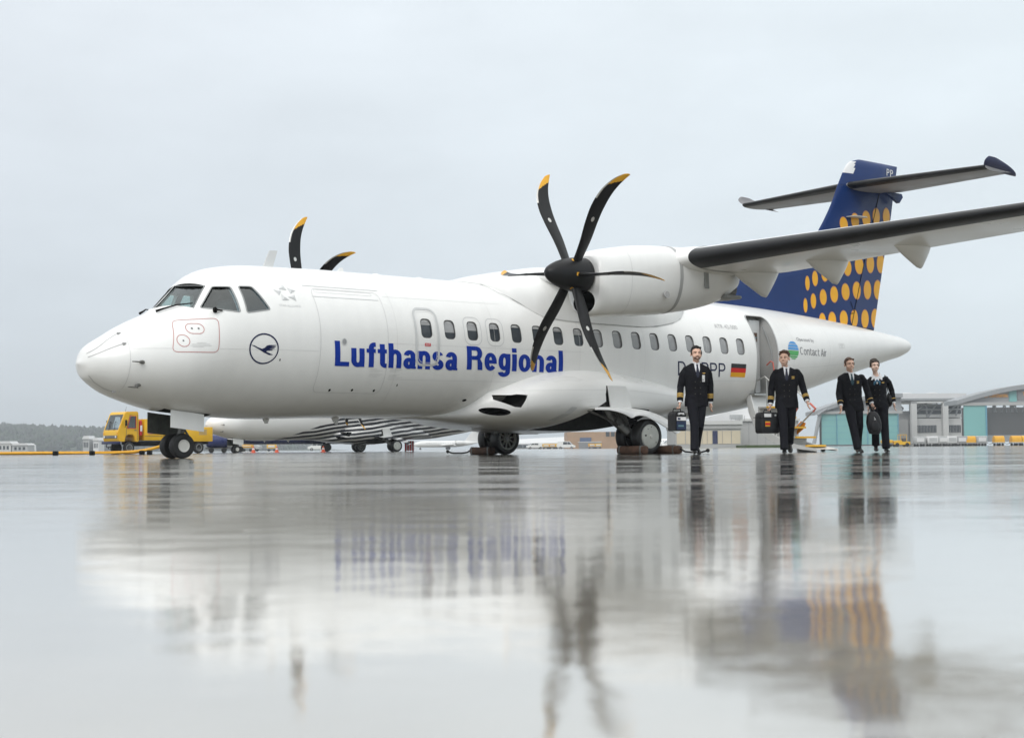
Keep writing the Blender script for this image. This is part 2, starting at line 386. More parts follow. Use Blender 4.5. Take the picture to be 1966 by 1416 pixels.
def FPt(x, z, off=0., side=-1):
    zm, h, w = fsec(x); s = max(-.999, min(.999, (z - zm) / h)); e_ = 2 if s > 0 else fexp(x); k = (1 - abs(s) ** e_) ** (1 / e_)
    n = Vector((0, side * k / w, s / h)); n.normalize()
    if x < 3.3:                                  # slope of the nose
        e = .03; zm2, h2, w2 = fsec(x + e); f2 = (w * k / w2) ** 2 + ((z - zm2) / h2) ** 2
        gx = (f2 - 1) / e; g = Vector((gx, 2 * side * k / w, 2 * s / h)); n = g.normalized()
    return Vector((x, side * w * k, z)) + n * off, n
def dense(pts, step=.05, closed=True):
    o = []; n = len(pts)
    for i in range(n if closed else n - 1):
        a, b = pts[i], pts[(i + 1) % n]; d = math.dist(a, b); k = max(1, int(d / step))
        for j in range(k): o.append((a[0] + (b[0] - a[0]) * j / k, a[1] + (b[1] - a[1]) * j / k))
    if not closed: o.append(pts[-1])
    return o
def rrect(x0, x1, z0, z1, r, seg=5):
    o = []
    for cx, cz, a in ((x1 - r, z1 - r, 0), (x0 + r, z1 - r, 90), (x0 + r, z0 + r, 180), (x1 - r, z0 + r, 270)):
        for k in range(seg + 1): t = R(a + 90 * k / seg); o.append((cx + r * math.cos(t), cz + r * math.sin(t)))
    return o
def rpoly(pts, r, seg=4):
    """round the corners of a polygon"""
    o = []; n = len(pts)
    for i in range(n):
        p, a, b = Vector(pts[i]), Vector(pts[i - 1]), Vector(pts[(i + 1) % n])
        u, v = (a - p), (b - p); rr_ = min(r, u.length * .45, v.length * .45); s, e = p + u.normalized() * rr_, p + v.normalized() * rr_
        for k in range(seg + 1):
            t = k / seg; o.append(tuple((1 - t) ** 2 * s + 2 * t * (1 - t) * p + t * t * e))
    return o
def ellip(cx, cz, rx, rz, n=28): return [(cx + rx * math.cos(2 * PI * k / n), cz + rz * math.sin(2 * PI * k / n)) for k in range(n)]
def ribbon(bm, pts, w, off=.003, side=-1, closed=True, thick=.0, P=FPt):
    d = dense(pts, .05, closed); q = [P(x, z, off, side) for x, z in d]; n = len(q); A = []; B = []
    for i in range(n):
        a = q[i - 1][0] if (closed or i > 0) else q[i][0]; b = q[(i + 1) % n][0] if (closed or i < n - 1) else q[i][0]
        t = (b - a).normalized(); s = t.cross(q[i][1]).normalized() * (w / 2)
        A.append(bm.verts.new(q[i][0] + s)); B.append(bm.verts.new(q[i][0] - s))
    for i in range(n if closed else n - 1):
        j = (i + 1) % n; bm.faces.new((A[i], A[j], B[j], B[i]))
def flat_poly(bm, pts):
    f = bm.faces.new([bm.verts.new((x, z, 0)) for x, z in pts]); return f
def drape(bm, off=.004, side=-1, dz=.07, dx=.25, P=FPt):
    """bm holds flat shapes with (x, z, 0); cut them finely and lay them on the skin"""
    bmesh.ops.triangulate(bm, faces=[f for f in bm.faces if len(f.verts) > 4])
    co = np.array([v.co[:] for v in bm.verts]); lo, hi = co.min(0), co.max(0)
    for ax, st in ((1, dz), (0, dx)):
        t = math.ceil(lo[ax] / st) * st
        while t < hi[ax]:
            pc = [0, 0, 0]; pc[ax] = t; no = [0, 0, 0]; no[ax] = 1
            bmesh.ops.bisect_plane(bm, geom=bm.verts[:] + bm.edges[:] + bm.faces[:], plane_co=pc, plane_no=no)
            t += st
    for v in bm.verts: v.co = P(v.co.x, v.co.y, off, side)[0]
    for f in bm.faces:
        f.normal_update()
    c = sum((f.normal.y * f.calc_area() for f in bm.faces))
    if c * side < 0: bmesh.ops.reverse_faces(bm, faces=bm.faces)
    return bm
_tx = {}
def text_mesh(s, bold=0., space=1.0):
    cu = bpy.data.curves.new('t', 'FONT'); cu.body = s; cu.size = 1; cu.offset = bold; cu.space_character = space; cu.resolution_u = 4
    o = bpy.data.objects.new('t', cu); C.objects.link(o); bpy.context.view_layer.update()
    me = bpy.data.meshes.new_from_object(o.evaluated_get(bpy.context.evaluated_depsgraph_get()))
    bpy.data.objects.remove(o); bpy.data.curves.remove(cu)
    v = np.array([q.co[:] for q in me.vertices]); f = [tuple(p.vertices) for p in me.polygons]; bpy.data.meshes.remove(me)
    return v, f
def text_bm(s, x0, x1, zb, cap, bold=0., space=1.0, slope=0.):
    v, f = text_mesh(s, bold, space); h, _ = text_mesh('H', bold)
    ch = h[:, 1].max() - h[:, 1].min(); base = h[:, 1].min(); lo, hi = v[:, 0].min(), v[:, 0].max()
    bm = bmesh.new(); vs = []
    for p in v:
        x = x0 + (p[0] - lo) / (hi - lo) * (x1 - x0); z = zb + (p[1] - base) / ch * cap + slope * (x - x0); vs.append(bm.verts.new((x, z, 0)))
    for q in f:
        try: bm.faces.new([vs[i] for i in q])
        except ValueError: pass
    bmesh.ops.remove_doubles(bm, verts=bm.verts, dist=1e-5)
    return bm


def _bar(x0, y0, x1, y1): return [[(x0, y0), (x1, y0), (x1, y1), (x0, y1)]]
def _ring(cx, cy, rx, ry, wv, wh, a0, a1, e=2.08):
    n = max(4, int(abs(a1 - a0) / 9)); o = []
    def pt(a, p, q): c, s = _se(R(a), 2 / e); return (cx + p * c, cy + q * s)
    for i in range(n):
        u, v = a0 + (a1 - a0) * i / n, a0 + (a1 - a0) * (i + 1) / n
        o.append([pt(u, rx - wv, ry - wh), pt(u, rx, ry), pt(v, rx, ry), pt(v, rx - wv, ry - wh)])
    return o
def glyphs(wv, wh):
    B, G, xh = _bar, _ring, .74
    return {'L': (.60, [B(0, 0, wv, 1), B(wv, 0, .60, wh)]),
      'u': (.57, [B(0, .27, wv, xh), G(.285, .27, .285, .285, wv, wh, 180, 360), B(.57 - wv, 0, .57, xh)]),
      'f': (.40, [B(.10, 0, .10 + wv, .78), G(.36, .76, .26, .24, wv, wh, 90, 180), B(.36, 1 - wh, .41, 1), B(0, xh - wh * .9, .40, xh)]),
      't': (.40, [B(.10, .22, .10 + wv, .95), G(.36, .22, .26, .23, wv, wh, 180, 270), B(.36, -.01, .40, wh - .01), B(0, xh - wh * .9, .40, xh)]),
      'h': (.57, [B(0, 0, wv, 1), G(.285, .47, .285, .285, wv, wh, 0, 180), B(.57 - wv, 0, .57, .47)]),
      'n': (.57, [B(0, 0, wv, xh), G(.285, .47, .285, .285, wv, wh, 0, 180), B(.57 - wv, 0, .57, .47)]),
      'a': (.57, [G(.28, .50, .265, .255, wv, wh, 0, 168), B(.545 - wv, .06, .545, .50), G(.25, .215, .25, .23, wv, wh * .95, 0, 360), B(.55 - wv * .8, 0, .58, .09)]),
      's': (.54, [G(.265, .545, .25, .21, wv, wh, 18, 270), G(.275, .205, .265, .22, wv, wh, 90, -165)]),
      'R': (.72, [B(0, 0, wv, 1), B(wv, 1 - wh, .42, 1), B(wv, .42, .42, .42 + wh * .95), G(.42, .71, .28, .29, wv, wh, -90, 90), [[(.70 - wv, .34), (.70, .30), (.72, 0), (.72 - wv, 0)]], [[(.40, .42 + wh * .9), (.60, .47), (.70, .30), (.70 - wv, .34), (.47, .42)]]]),
      'e': (.57, [G(.285, .37, .285, .385, wv, wh, 0, 322), B(wv * .9, .37 - wh * .42, .57, .37 + wh * .42)]),
      'g': (.57, [G(.28, .39, .28, .365, wv, wh, 0, 360), B(.57 - wv, -.03, .57, xh), G(.285, -.03, .285, .225, wv, wh, 190, 360)]),
      'i': (wv, [B(0, 0, wv, xh), B(0, 1 - wh * 1.05, wv, 1)]), 'o': (.59, [G(.295, .37, .295, .385, wv, wh, 0, 360)]), 'l': (wv, [B(0, 0, wv, 1)]),
      'D': (.66, [B(0, 0, wv, 1), B(wv, 1 - wh, .32, 1), B(wv, 0, .32, wh), G(.32, .5, .34, .5, wv, wh, -90, 90)]),
      '-': (.30, [B(0, .40, .30, .40 + wh)]),
      'B': (.60, [B(0, 0, wv, 1), B(wv, 1 - wh, .33, 1), B(wv, .49, .33, .49 + wh), B(wv, 0, .33, wh), G(.33, .745, .25, .255, wv, wh, -90, 90), G(.33, .29, .27, .29, wv, wh, -90, 90)]),
      'P': (.60, [B(0, 0, wv, 1), B(wv, 1 - wh, .33, 1), B(wv, .42, .33, .42 + wh), G(.33, .71, .27, .29, wv, wh, -90, 90)]),
      'C': (.70, [G(.35, .5, .35, .51, wv, wh, 45, 315)]), 'A': (.66, [[[(0, 0), (wv * 1.1, 0), (.33 + wv * .45, 1), (.33 - wv * .45, 1)]], [[(.66 - wv * 1.1, 0), (.66, 0), (.33 + wv * .45, 1), (.33 - wv * .45, 1)]], B(.15, .25, .51, .25 + wh)]),
      'c': (.52, [G(.27, .37, .27, .385, wv, wh, 48, 312)]), 'r': (.36, [B(0, 0, wv, xh), G(.32, .44, .30, .30, wv, wh, 85, 170)])}
def sign_parts(text, x0, x1, zb, cap, wv=.222, wh=.178, gap=.085, shear=.09, spc=.28):
    """one flat bmesh for each letter, laid between x0 and x1"""
    G = glyphs(wv, wh); tot = 0; pos = []
    for ch in text:
        if ch == ' ': tot += spc; continue
        pos.append((tot, ch)); tot += G[ch][0] + gap
    tot -= gap; k = (x1 - x0) / tot
    for px, ch in pos:
        yield ch, [[[(x0 + (px + p[0]) * k + shear * (cap - p[1] * cap), zb + p[1] * cap) for p in poly] for poly in st] for st in G[ch][1]]
def letters(text, x0, x1, zb, cap, m, side=-1, off=.0045, name='letter', P=FPt, parent=None, **k):
    for ch, strokes in sign_parts(text, x0, x1, zb, cap, **k):
        b = new()
        for i, st in enumerate(strokes):
            s = new(); vm = {}
            for poly in st:
                vs = []
                for p in poly:
                    key = (round(p[0], 5), round(p[1], 5))
                    if key not in vm: vm[key] = s.verts.new((p[0], p[1], 0))
                    vs.append(vm[key])
                if len(set(vs)) > 2:
                    try: s.faces.new(vs)
                    except ValueError: pass
            drape(s, off + .0006 * i, side, P=P); me = bpy.data.meshes.new('s'); s.to_mesh(me); s.free(); b.from_mesh(me); bpy.data.meshes.remove(me)
        link(name, b, m, parent or plane)
def _se(t, e): c, s = math.cos(t), math.sin(t); return math.copysign(abs(c) ** e, c), math.copysign(abs(s) ** e, s)
A_ROT = R(41.3458)
plane = empty('airliner', (-6.9201, 24.2643, 0), A_ROT)
tag(plane, 'white twin turboprop airliner with navy tail of yellow dots parked on the wet apron', 'airliner', 'high-wing turboprop airliners')

# --- fuselage: lofted skin with real openings
def fus_loft(bm, xs, k=1., nth=112, inset=0., x0c=None):
    rg = []
    for x in xs:
        zm, h, w = fsec(x); h = max(h - inset, .01); w = max(w - inset, .01)
        q = []
        for t in range(nth):
            c, s = math.cos(2 * PI * t / nth), math.sin(2 * PI * t / nth)
            if s < 0: e_ = 2 / fexp(x); c, s = math.copysign(abs(c) ** e_, c), -abs(s) ** e_
            q.append((x, -w * c, zm + h * s))
        rg.append(q)
    rings_loft(bm, rg); return bm
xs = [.10, .105, .115, .125, .14, .16, .18, .205, .235, .27, .31, .35, .40, .45, .50, .55, .62, .68, .75, .83, .92] + [1.0 + .1 * i for i in range(30)] + [4.0 + .3 * i for i in range(34)] + [14.2 + .2 * i for i in range(39)] + [21.9, 22.0, 22.08, 22.15, 22.2, 22.24, 22.28, 22.32, 22.35, 22.38, 22.40, 22.42, 22.432, 22.44]
bm = fus_loft(new(), xs); fix(bm)
fus = link('fuselage', bm, 'white_paint')
WIN = [(5.98 + .5294 * k, 2.248) for k in range(17)]
def winshape(x, z, g=0.): return rpoly([(x - .128 - g, z - .175 - g), (x + .128 + g, z - .175 - g), (x + .122 + g, z + .175 + g), (x - .122 - g, z + .175 + g)], .10, 5)
CW = {'front': [(1.475, 2.44), (1.935, 2.845), (2.0, 2.79), (1.71, 2.41)], 'side': [(1.78, 2.42), (2.06, 2.79), (2.31, 2.79), (2.33, 2.355)], 'rear': [(2.44, 2.805), (2.66, 2.81), (2.73, 2.68), (2.85, 2.42), (2.44, 2.35)]}
# windscreen outline is given in plan (x, y) because it faces forward: bottom edge then top edge
WS = [(1.45, .055), (1.90, .19), (2.0, -.64), (1.71, -.785)]
WSS = [(1.46, .12), (1.905, .25), (2.0, .64), (1.71, .785)]
def cut_prism(poly, y0, y1): b = new(); prism(b, poly, 'y', y0, y1); return b
cuts = []
wb = new()
for x, z in WIN: prism(wb, winshape(x, z), 'y', -1.8, -1.345)
cuts.append((wb, 'pale_grey'))
cav = fus_loft(new(), [1.62 + .08 * i for i in range(21)], nth=48, inset=.07)
bmesh.ops.triangulate(cav, faces=[f for f in cav.faces if len(f.verts) > 4]); cuts.append((cav, 'dark_grey'))
def spt(x, y):
    zm, h, w = fsec(x); return Vector((x, y, zm + h * math.sqrt(max(0, 1 - (y / w) ** 2))))
for s in (1, -1):
    wcut = new(); q = [spt(x, y) for x, y in (WS if s > 0 else WSS)]
    nrm = (q[1] - q[0]).cross(q[3] - q[0]).normalized()
    if nrm.x > 0: nrm = -nrm
    lo = [p - nrm * .50 for p in q]; hi = [p + nrm * .20 for p in q]
    vs = [[wcut.verts.new(p) for p in g] for g in (lo, hi)]
    for i in range(4): wcut.faces.new((vs[0][i], vs[0][(i + 1) % 4], vs[1][(i + 1) % 4], vs[1][i]))
    wcut.faces.new(vs[0][::-1]); wcut.faces.new(vs[1]); bmesh.ops.triangulate(wcut, faces=wcut.faces[:])
    cuts.append((wcut, 'dark_grey'))
for s in (-1, 1):
    for k in ('side', 'rear'):
        q = rpoly(CW[k], .035, 3); b = new(); prism(b, q, 'y', s * .45, s * 2.0); cuts.append((b, 'pale_grey'))
# passenger door aft and the nose gear bay
DX0, DX1, DZ0, DZ1 = 14.985, 15.72, 1.27, 2.98
DOOR = [(x + .17 * max(0, (1.85 - z) / .6) ** 1.6 + .05 * max(0, (z - 2.6) / .4), z) for x, z in dense(rrect(DX0, DX1, DZ0, DZ1, .13), .12)]
cuts.append((cut_prism(DOOR, -2.0, -.78), 'door_lining'))
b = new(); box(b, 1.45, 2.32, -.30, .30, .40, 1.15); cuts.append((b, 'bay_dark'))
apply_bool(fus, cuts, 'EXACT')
fus.parent = plane
def part(name, bm, m, parent=plane, **k): return link(name, bm, m, parent, **k)

# cockpit: glass, inner panel, seats
ROCK = [part('instrument_panel', (lambda b: (box(b, 1.75, 1.95, -.72, .72, 1.6, 2.30, .05), b)[1])(new()), 'dark_grey')]
for s in (-.42, .42):
    b = new(); box(b, 2.45, 2.58, s - .22, s + .22, 1.75, 2.62, .05); box(b, 2.1, 2.55, s - .22, s + .22, 1.7, 1.84, .05); part('pilot_seat', b, 'dark_grey')
def pane_from(q, n_in=.02):
    nrm = (q[1] - q[0]).cross(q[3] - q[0]).normalized()
    if nrm.x > 0: nrm = -nrm
    b = new(); b.faces.new([b.verts.new(p - nrm * n_in) for p in q]); bmesh.ops.subdivide_edges(b, edges=b.edges, cuts=4, use_grid_fill=True)
    return b
for s in (1, -1):
    wsq = [spt(x, y) for x, y in (WS if s > 0 else WSS)]
    w = part('windscreen', pane_from(wsq), 'cockpit_glass', smooth=False)
    g = new(); ctr = sum(wsq, Vector()) / 4
    o_ = [p + Vector((-.006, 0, .006)) for p in wsq]; i_ = [p + (ctr - p).normalized() * .022 for p in o_]
    A = [g.verts.new(p) for p in o_]; B = [g.verts.new(p) for p in i_]
    for k in range(4): g.faces.new((A[k], A[(k + 1) % 4], B[(k + 1) % 4], B[k]))
    link('gasket', g, 'mid_grey', w, smooth=False)
    # wiper
    g = new(); p = [spt(1.74, -.74 * s), spt(1.58, -.52 * s), spt(1.45, -.36 * s), spt(1.34, -.27 * s)]
    tube(g, [q + Vector((-.03, 0, .02)) for q in p], [.010, .012, .016, .022], 6); part('wiper', g, 'black_matte')
for side in (-1, 1):
    for k, m in (('side', 'side_glass'), ('rear', 'side_glass')):
        b = new(); flat_poly(b, rpoly(CW[k], .035, 3)); drape(b, -.022, side); w = part('cockpit_window', b, m)
        b = new(); ribbon(b, rpoly(CW[k], .035, 3), .022, .004, side); link('gasket', b, 'mid_grey', w)
b = new(); p, n_ = FPt(1.95, 2.36, .0); tube(b, [p, p + n_ * .07, p + n_ * .10], [.035, .038, .022], 10); tube(b, [p + n_ * .06, p + n_ * .05 + Vector((.12, -.03, -.01))], [.018, .012], 6); part('ice_probe', b, 'black_matte')

# cabin windows: pane set back in its opening, dark gasket, an added pale panel in some for light seen through
for i, (x, z) in enumerate(WIN):
    b = new(); flat_poly(b, winshape(x, z)); drape(b, -.030)
    w = part('cabin_window', b, 'glass_dark' if i < 8 else 'window_grey')
    b = new(); ribbon(b, winshape(x, z, -.006), .020, -.012); link('gasket', b, 'gasket', w)
    if i < 8:
        f = (.30, .62, .45, .30, .05, .05, .22, .35)[i]; lo = z + .17 - .35 * f
        q = [p for p in winshape(x, z, -.01)]; q = [(a, max(c, lo)) for a, c in q]
        b = new(); flat_poly(b, [q[j] for j in range(len(q)) if j == 0 or math.dist(q[j], q[j - 1]) > 1e-4]); drape(b, -.026); link('see_through_panel', b, 'window_grey', w)
    if i in (2, 3):
        b = new(); ribbon(b, rrect(x - .20, x + .20, z - .25, z + .25, .13), .014, .003); link('doubler_edge', b, 'pale_grey', w)

# seams, doors, placards
b = new()
ribbon(b, rrect(3.73, 5.12, 1.09, 2.84, .10), .010)
part('cargo_door_seam', b, 'seam_light')
b = new(); ribbon(b, [(3.61, 2.885), (5.16, 2.885)], .014, .006, closed=False); ribbon(b, [(3.71, 2.695), (5.07, 2.70)], .012, .005, closed=False); part('rain_gutter', b, 'pale_grey')
b = new(); ribbon(b, rrect(3.80, 4.97, 2.775, 2.825, .02), .006); part('placard_strip', b, 'pale_grey')
b = new(); flat_poly(b, ellip(4.2, 1.94, .045, .05, 16)); drape(b, .006); pw = part('porthole', b, 'window_grey')
b = new(); ribbon(b, ellip(4.2, 1.94, .048, .053, 16), .014, .008); link('rim', b, 'pale_grey', pw)
for x, z, rx in ((4.07, 1.13, .022), (4.53, 1.14, .022), (4.99, 1.14, .022), (7.12, 1.01, .05), (5.44, 1.24, .012), (2.99, 1.60, .010)):
    b = new(); flat_poly(b, ellip(x, z, rx, .022, 12)); drape(b, .004); part('drain_hole', b, 'black_matte')
b = new(); ribbon(b, rrect(5.735, 6.235, 1.60, 2.60, .14), .045, .007); part('exit_door_surround', b, 'pale_grey')
b = new(); ribbon(b, rrect(5.78, 6.19, 1.645, 2.555, .11), .008, .010); part('exit_door_seam', b, 'print_white')
b = new(); flat_poly(b, rrect(5.92, 6.05, 1.932, 1.984, .006)); drape(b, .006); ex = part('exit_sign', b, 'exit_red')
b = text_bm('EXIT', 5.937, 6.033, 1.945, .027, .01); drape(b, .009); link('lettering', b, 'print_white', ex)
b = new(); ribbon(b, [(.67, 2.05), (.672, 1.95), (.67, 1.8), (.66, 1.6), (.655, 1.4), (.655, 1.2), (.65, 1.06)], .008, .003, closed=False); part('radome_seam', b, 'seam_light')
for q in ([(.17, 1.66), (.30, 1.755), (.46, 1.88), (.62, 1.985)], [(.17, 1.60), (.30, 1.67), (.46, 1.75), (.60, 1.81)], [(.20, 1.32), (.30, 1.215), (.45, 1.12), (.56, 1.075)]):
    b = new(); ribbon(b, q, .012, .005, closed=False)
    p, n_ = FPt(q[-1][0] + .02, q[-1][1], .012); box(b, p.x - .025, p.x + .03, p.y - .015, p.y + .015, p.z - .015, p.z + .015)
    part('lightning_strip', b, 'seam_grey')
for x, z in ((.79, 1.52), (.80, 1.175)):
    b = new(); p, n_ = FPt(x, z); q = p + n_ * .075
    tube(b, [p + Vector((.05, 0, 0)), p + n_ * .05, q], [.035, .026, .018], 8); tube(b, [q + Vector((.03, 0, 0)), q + Vector((-.14, 0, .005))], [.013, .008], 8); part('pitot_tube', b, 'metal_dark')
for q in [[(.70, 1.735), (1.25, 1.742)], [(1.95, 1.75), (3.7, 1.765)], [(5.2, 1.33), (8.6, 1.36)], [(16.2, 1.83), (17.5, 1.93), (19, 2.06), (20.5, 2.24), (21.6, 2.40)]] + [[(x, fzb(x) + (fzt(x) - fzb(x)) * q_) for q_ in (.08, .2, .35, .5, .65, .8, .9, .96)] for x in (5.32, 7.55, 9.7, 11.5, 13.35, 16.35, 17.9)] + [[(5.2, 1.95), (9.8, 1.96)], [(12.9, 1.50), (14.9, 1.52)], [(5.2, 2.78), (7.9, 2.80)]]:
    b = new(); ribbon(b, q, .0045, .003, closed=False); part('panel_seam', b, 'seam_light')
pn = rpoly([(1.36, 2.205), (1.965, 2.245), (1.93, 1.69), (1.225, 1.685)], .09, 5)
b = new(); ribbon(b, pn, .010, .004); hp = part('access_panel', b, 'line_red')
b = new(); ribbon(b, rrect(1.49, 1.735, 1.985, 2.15, .08), .010, .005); ribbon(b, ellip(1.41, 1.868, .09, .095), .010, .005); link('outline', b, 'line_red', hp)
for x, z, r_ in ((1.57, 2.07, .014), (1.66, 2.07, .014), (1.41, 1.868, .013)):
    b = new(); flat_poly(b, ellip(x, z, r_, r_, 10)); drape(b, .006); link('socket', b, 'dark_grey', hp)
for i, (w0, w1) in enumerate(((1.60, 1.74), (1.52, 1.80), (1.50, 1.82), (1.53, 1.70))):
    b = new(); ribbon(b, [(w0, 1.835 - .022 * i), (w1, 1.84 - .022 * i)], .006, .005, closed=False); link('placard_line', b, 'seam_light', hp)
for x0, x1, z, n in ((4.78, 5.10, 1.50, 7), (5.20, 5.52, 1.52, 9)):
    b = new()
    for i in range(n):
        if i == n // 2: continue
        ribbon(b, [(x0, z - .021 * i), (x0 + (x1 - x0) * (.45 + .55 * ((i * 37) % 10) / 10), z - .021 * i)], .006, .004, closed=False)
    part('placard', b, 'seam_light')
# lettering and emblems
def letter(s, x0, x1, zb, cap, m, bold=0., side=-1, off=.0045, name='lettering', **k):
    b = text_bm(s, x0, x1, zb, cap, bold, **k); drape(b, off, side); return part(name, b, m)
letters('Lufthansa', 4.0, 6.65, 1.53, .42, 'blue_text')
letters('Regional', 6.87, 9.24, 1.55, .42, 'blue_text')
letters('D-BPPP', 12.46, 13.92, 1.59, .285, 'navy_text', wv=.105, wh=.105, gap=.16, shear=.12)
letter('ATR 42-500', 13.80, 14.53, 2.625, .085, 'seam_grey', -.004)
letter('Operated by', 16.52, 17.22, 2.465, .075, 'sign_grey', 0)
letters('Contact Air', 16.57, 17.71, 2.16, .165, 'sign_grey', wv=.12, wh=.11, gap=.10)
letter('STAR ALLIANCE', 3.03, 3.42, 2.485, .035, 'pale_grey', 0)
for z0, z1, m in ((1.788, 1.88, 'flag_black'), (1.695, 1.788, 'flag_red'), (1.60, 1.695, 'flag_gold')):
    b = new(); flat_poly(b, [(14.12, z0), (14.61, z0), (14.61, z1), (14.12, z1)]); drape(b, .0045); part('flag_stripe', b, m)
for k, (z0, z1, m) in enumerate(((2.385, 2.44, 'logo_blue'), (2.315, 2.372, 'logo_blue'), (2.25, 2.305, 'logo_blue'), (2.13, 2.235, 'logo_green'), (2.082, 2.118, 'logo_green'), (2.045, 2.070, 'logo_green'))):
    q = []
    for s in (1, -1):
        for i in range(7):
            z = z0 + (z1 - z0) * (i if s > 0 else 6 - i) / 6; q.append((16.315 + s * .205 * math.sqrt(max(.0, 1 - ((z - 2.243) / .205) ** 2)), z))
    b = new(); flat_poly(b, q); drape(b, .0045); part('emblem_band', b, m)
b = new(); ribbon(b, ellip(2.695, 1.772, .245, .238, 40), .024, .0045); em = part('emblem_ring', b, 'navy_text')
bird = [(2.465, 1.828), (2.53, 1.818), (2.575, 1.795), (2.66, 1.768), (2.70, 1.785), (2.74, 1.822), (2.78, 1.835), (2.905, 1.835), (2.90, 1.825), (2.80, 1.818), (2.895, 1.812), (2.89, 1.80), (2.79, 1.795), (2.875, 1.788), (2.868, 1.775), (2.775, 1.772), (2.845, 1.762), (2.835, 1.75), (2.745, 1.738), (2.735, 1.722), (2.86, 1.678), (2.79, 1.672), (2.69, 1.712), (2.59, 1.768), (2.50, 1.812)]
b = new(); flat_poly(b, bird); drape(b, .0045); link('bird_emblem', b, 'navy_text', em)
for tri in ([(3.24, 2.875), (3.265, 2.775), (3.125, 2.79)], [(3.02, 2.775), (3.155, 2.755), (3.09, 2.675)], [(3.29, 2.825), (3.425, 2.775), (3.31, 2.715)], [(3.13, 2.70), (3.245, 2.60), (3.11, 2.59)], [(3.24, 2.655), (3.37, 2.70), (3.37, 2.585)]):
    c = (sum(p[0] for p in tri) / 3, sum(p[1] for p in tri) / 3); b = new()
    vs = [b.verts.new(FPt(x, z, .004)[0]) for x, z in tri]; t = b.verts.new(FPt(c[0], c[1], .022)[0])
    for k in range(3): b.faces.new((vs[k], vs[(k + 1) % 3], t))
    part('star_facet', fix(b), 'pale_grey', smooth=False)
b = new(); ribbon(b, rrect(18.33, 18.58, 2.39, 2.49, .01), .008, .004)
for i in range(3): ribbon(b, [(18.37 + .02 * i, 2.465 - .025 * i), (18.54 - .02 * i, 2.465 - .025 * i)], .008, .004, closed=False)
part('tail_placard', b, 'seam_light')
# aerials on the roof
b = new(); prism(b, [(3.48, 3.25), (3.68, 3.25), (3.79, 3.59), (3.63, 3.58)], 'y', -.012, .012); part('blade_aerial', fix(b), 'pale_grey')
b = new(); prism(b, [(4.86, 3.24), (5.06, 3.24), (5.03, 3.36), (4.98, 3.36)], 'y', -.21, -.19); part('small_aerial', fix(b), 'white_paint')
for x in (5.9, 6.9): b = new(); revolve(b, [(0, .09), (.02, .08), (.035, .04), (.04, 0)], (x, 0, 3.30), 'z', 14); part('roof_aerial', b, 'white_paint')
for x in (3.55, 5.0): b = new(); prism(b, [(x - .08, .70), (x + .08, .70), (x + .05, .58), (x - .0, .58)], 'y', -.012, .012); part('belly_aerial', fix(b), 'white_paint')

# --- belly fairing with main gear bays
SPX = [6.2, 6.6, 7.0, 7.2, 7.55, 7.95, 8.5, 9.1, 9.9, 10.4, 11.4, 12.4, 13.1, 13.7, 14.0]
pst = pchip(SPX, [.72, .75, .80, .86, 1.05, 1.25, 1.45, 1.57, 1.61, 1.59, 1.48, 1.30, 1.10, .90, .80])
psb = pchip(SPX, [.68, .665, .635, .61, .56, .52, .47, .43, .42, .44, .56, .70, .79, .84, .79])
psw = pchip(SPX, [.20, .40, .62, .85, 1.36, 1.71, 1.89, 1.97, 2.0, 2.0, 1.90, 1.66, 1.40, 1.05, .7])
def spsec(x, n=2.6):
    bt, tp, w = psb(x), pst(x), psw(x); yc = min(1.39, w * .97); k = (1 - (yc / w) ** n) ** (1 / n); h = max((tp - bt) / (1 + k), .005)
    return bt + h, h, w
def SPt(x, z, off=0., side=-1, n=2.6):
    zc, h, w = spsec(x); s = max(-.999, min(.999, (z - zc) / h)); k = (1 - abs(s) ** n) ** (1 / n)
    nr = Vector((0, side * k ** (n - 1) / w, math.copysign(abs(s) ** (n - 1), s) / h)); nr.normalize()
    return Vector((x, side * w * k, z)) + nr * off, nr
def se(t, e): c, s = math.cos(t), math.sin(t); return math.copysign(abs(c) ** e, c), math.copysign(abs(s) ** e, s)
rg = []
x = 6.2
while x <= 14.001:
    zc, h, w = spsec(x); rg.append([(x, w * se(2 * PI * t / 80, 2 / 2.6)[0], zc + h * se(2 * PI * t / 80, 2 / 2.6)[1]) for t in range(80)]); x += .15
b = new(); rings_loft(b, rg); fix(b)
spon = link('belly_fairing', b, 'belly_paint')
bay = [(10.04, 1.30), (9.98, 1.14), (9.99, 1.0), (9.74, .86), (9.46, .71), (9.12, .53), (8.72, .41), (8.6, .2), (11.45, .2), (11.3, .86), (10.5, .9), (10.36, 1.30)]
bay = [(x - .16, z) for x, z in bay]
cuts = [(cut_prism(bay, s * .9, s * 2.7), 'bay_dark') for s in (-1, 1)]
cuts.append((cut_prism([(7.56, 1.02), (7.58, 1.105), (7.82, 1.10), (7.9, 1.115), (8.07, 1.10), (7.94, .87), (7.84, .88)], -2.2, -1.0), 'black_matte'))
cuts.append((cut_prism([(x, z - .14 * (x - 7.6)) for x, z in ellip(7.60, .80, .21, .068, 24)], -2.2, -.9), 'black_matte'))
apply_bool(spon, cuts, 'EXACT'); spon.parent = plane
b = new(); ribbon(b, [(8.05, z) for z in (.62, .8, 1.0, 1.2, 1.33)], .007, .003, closed=False, P=SPt); ribbon(b, [(8.0, 1.18), (9.85, 1.22)], .006, .003, closed=False, P=SPt); ribbon(b, [(10.5, 1.22), (12.3, 1.12)], .006, .003, closed=False, P=SPt); part('fairing_seam', b, 'seam_light')
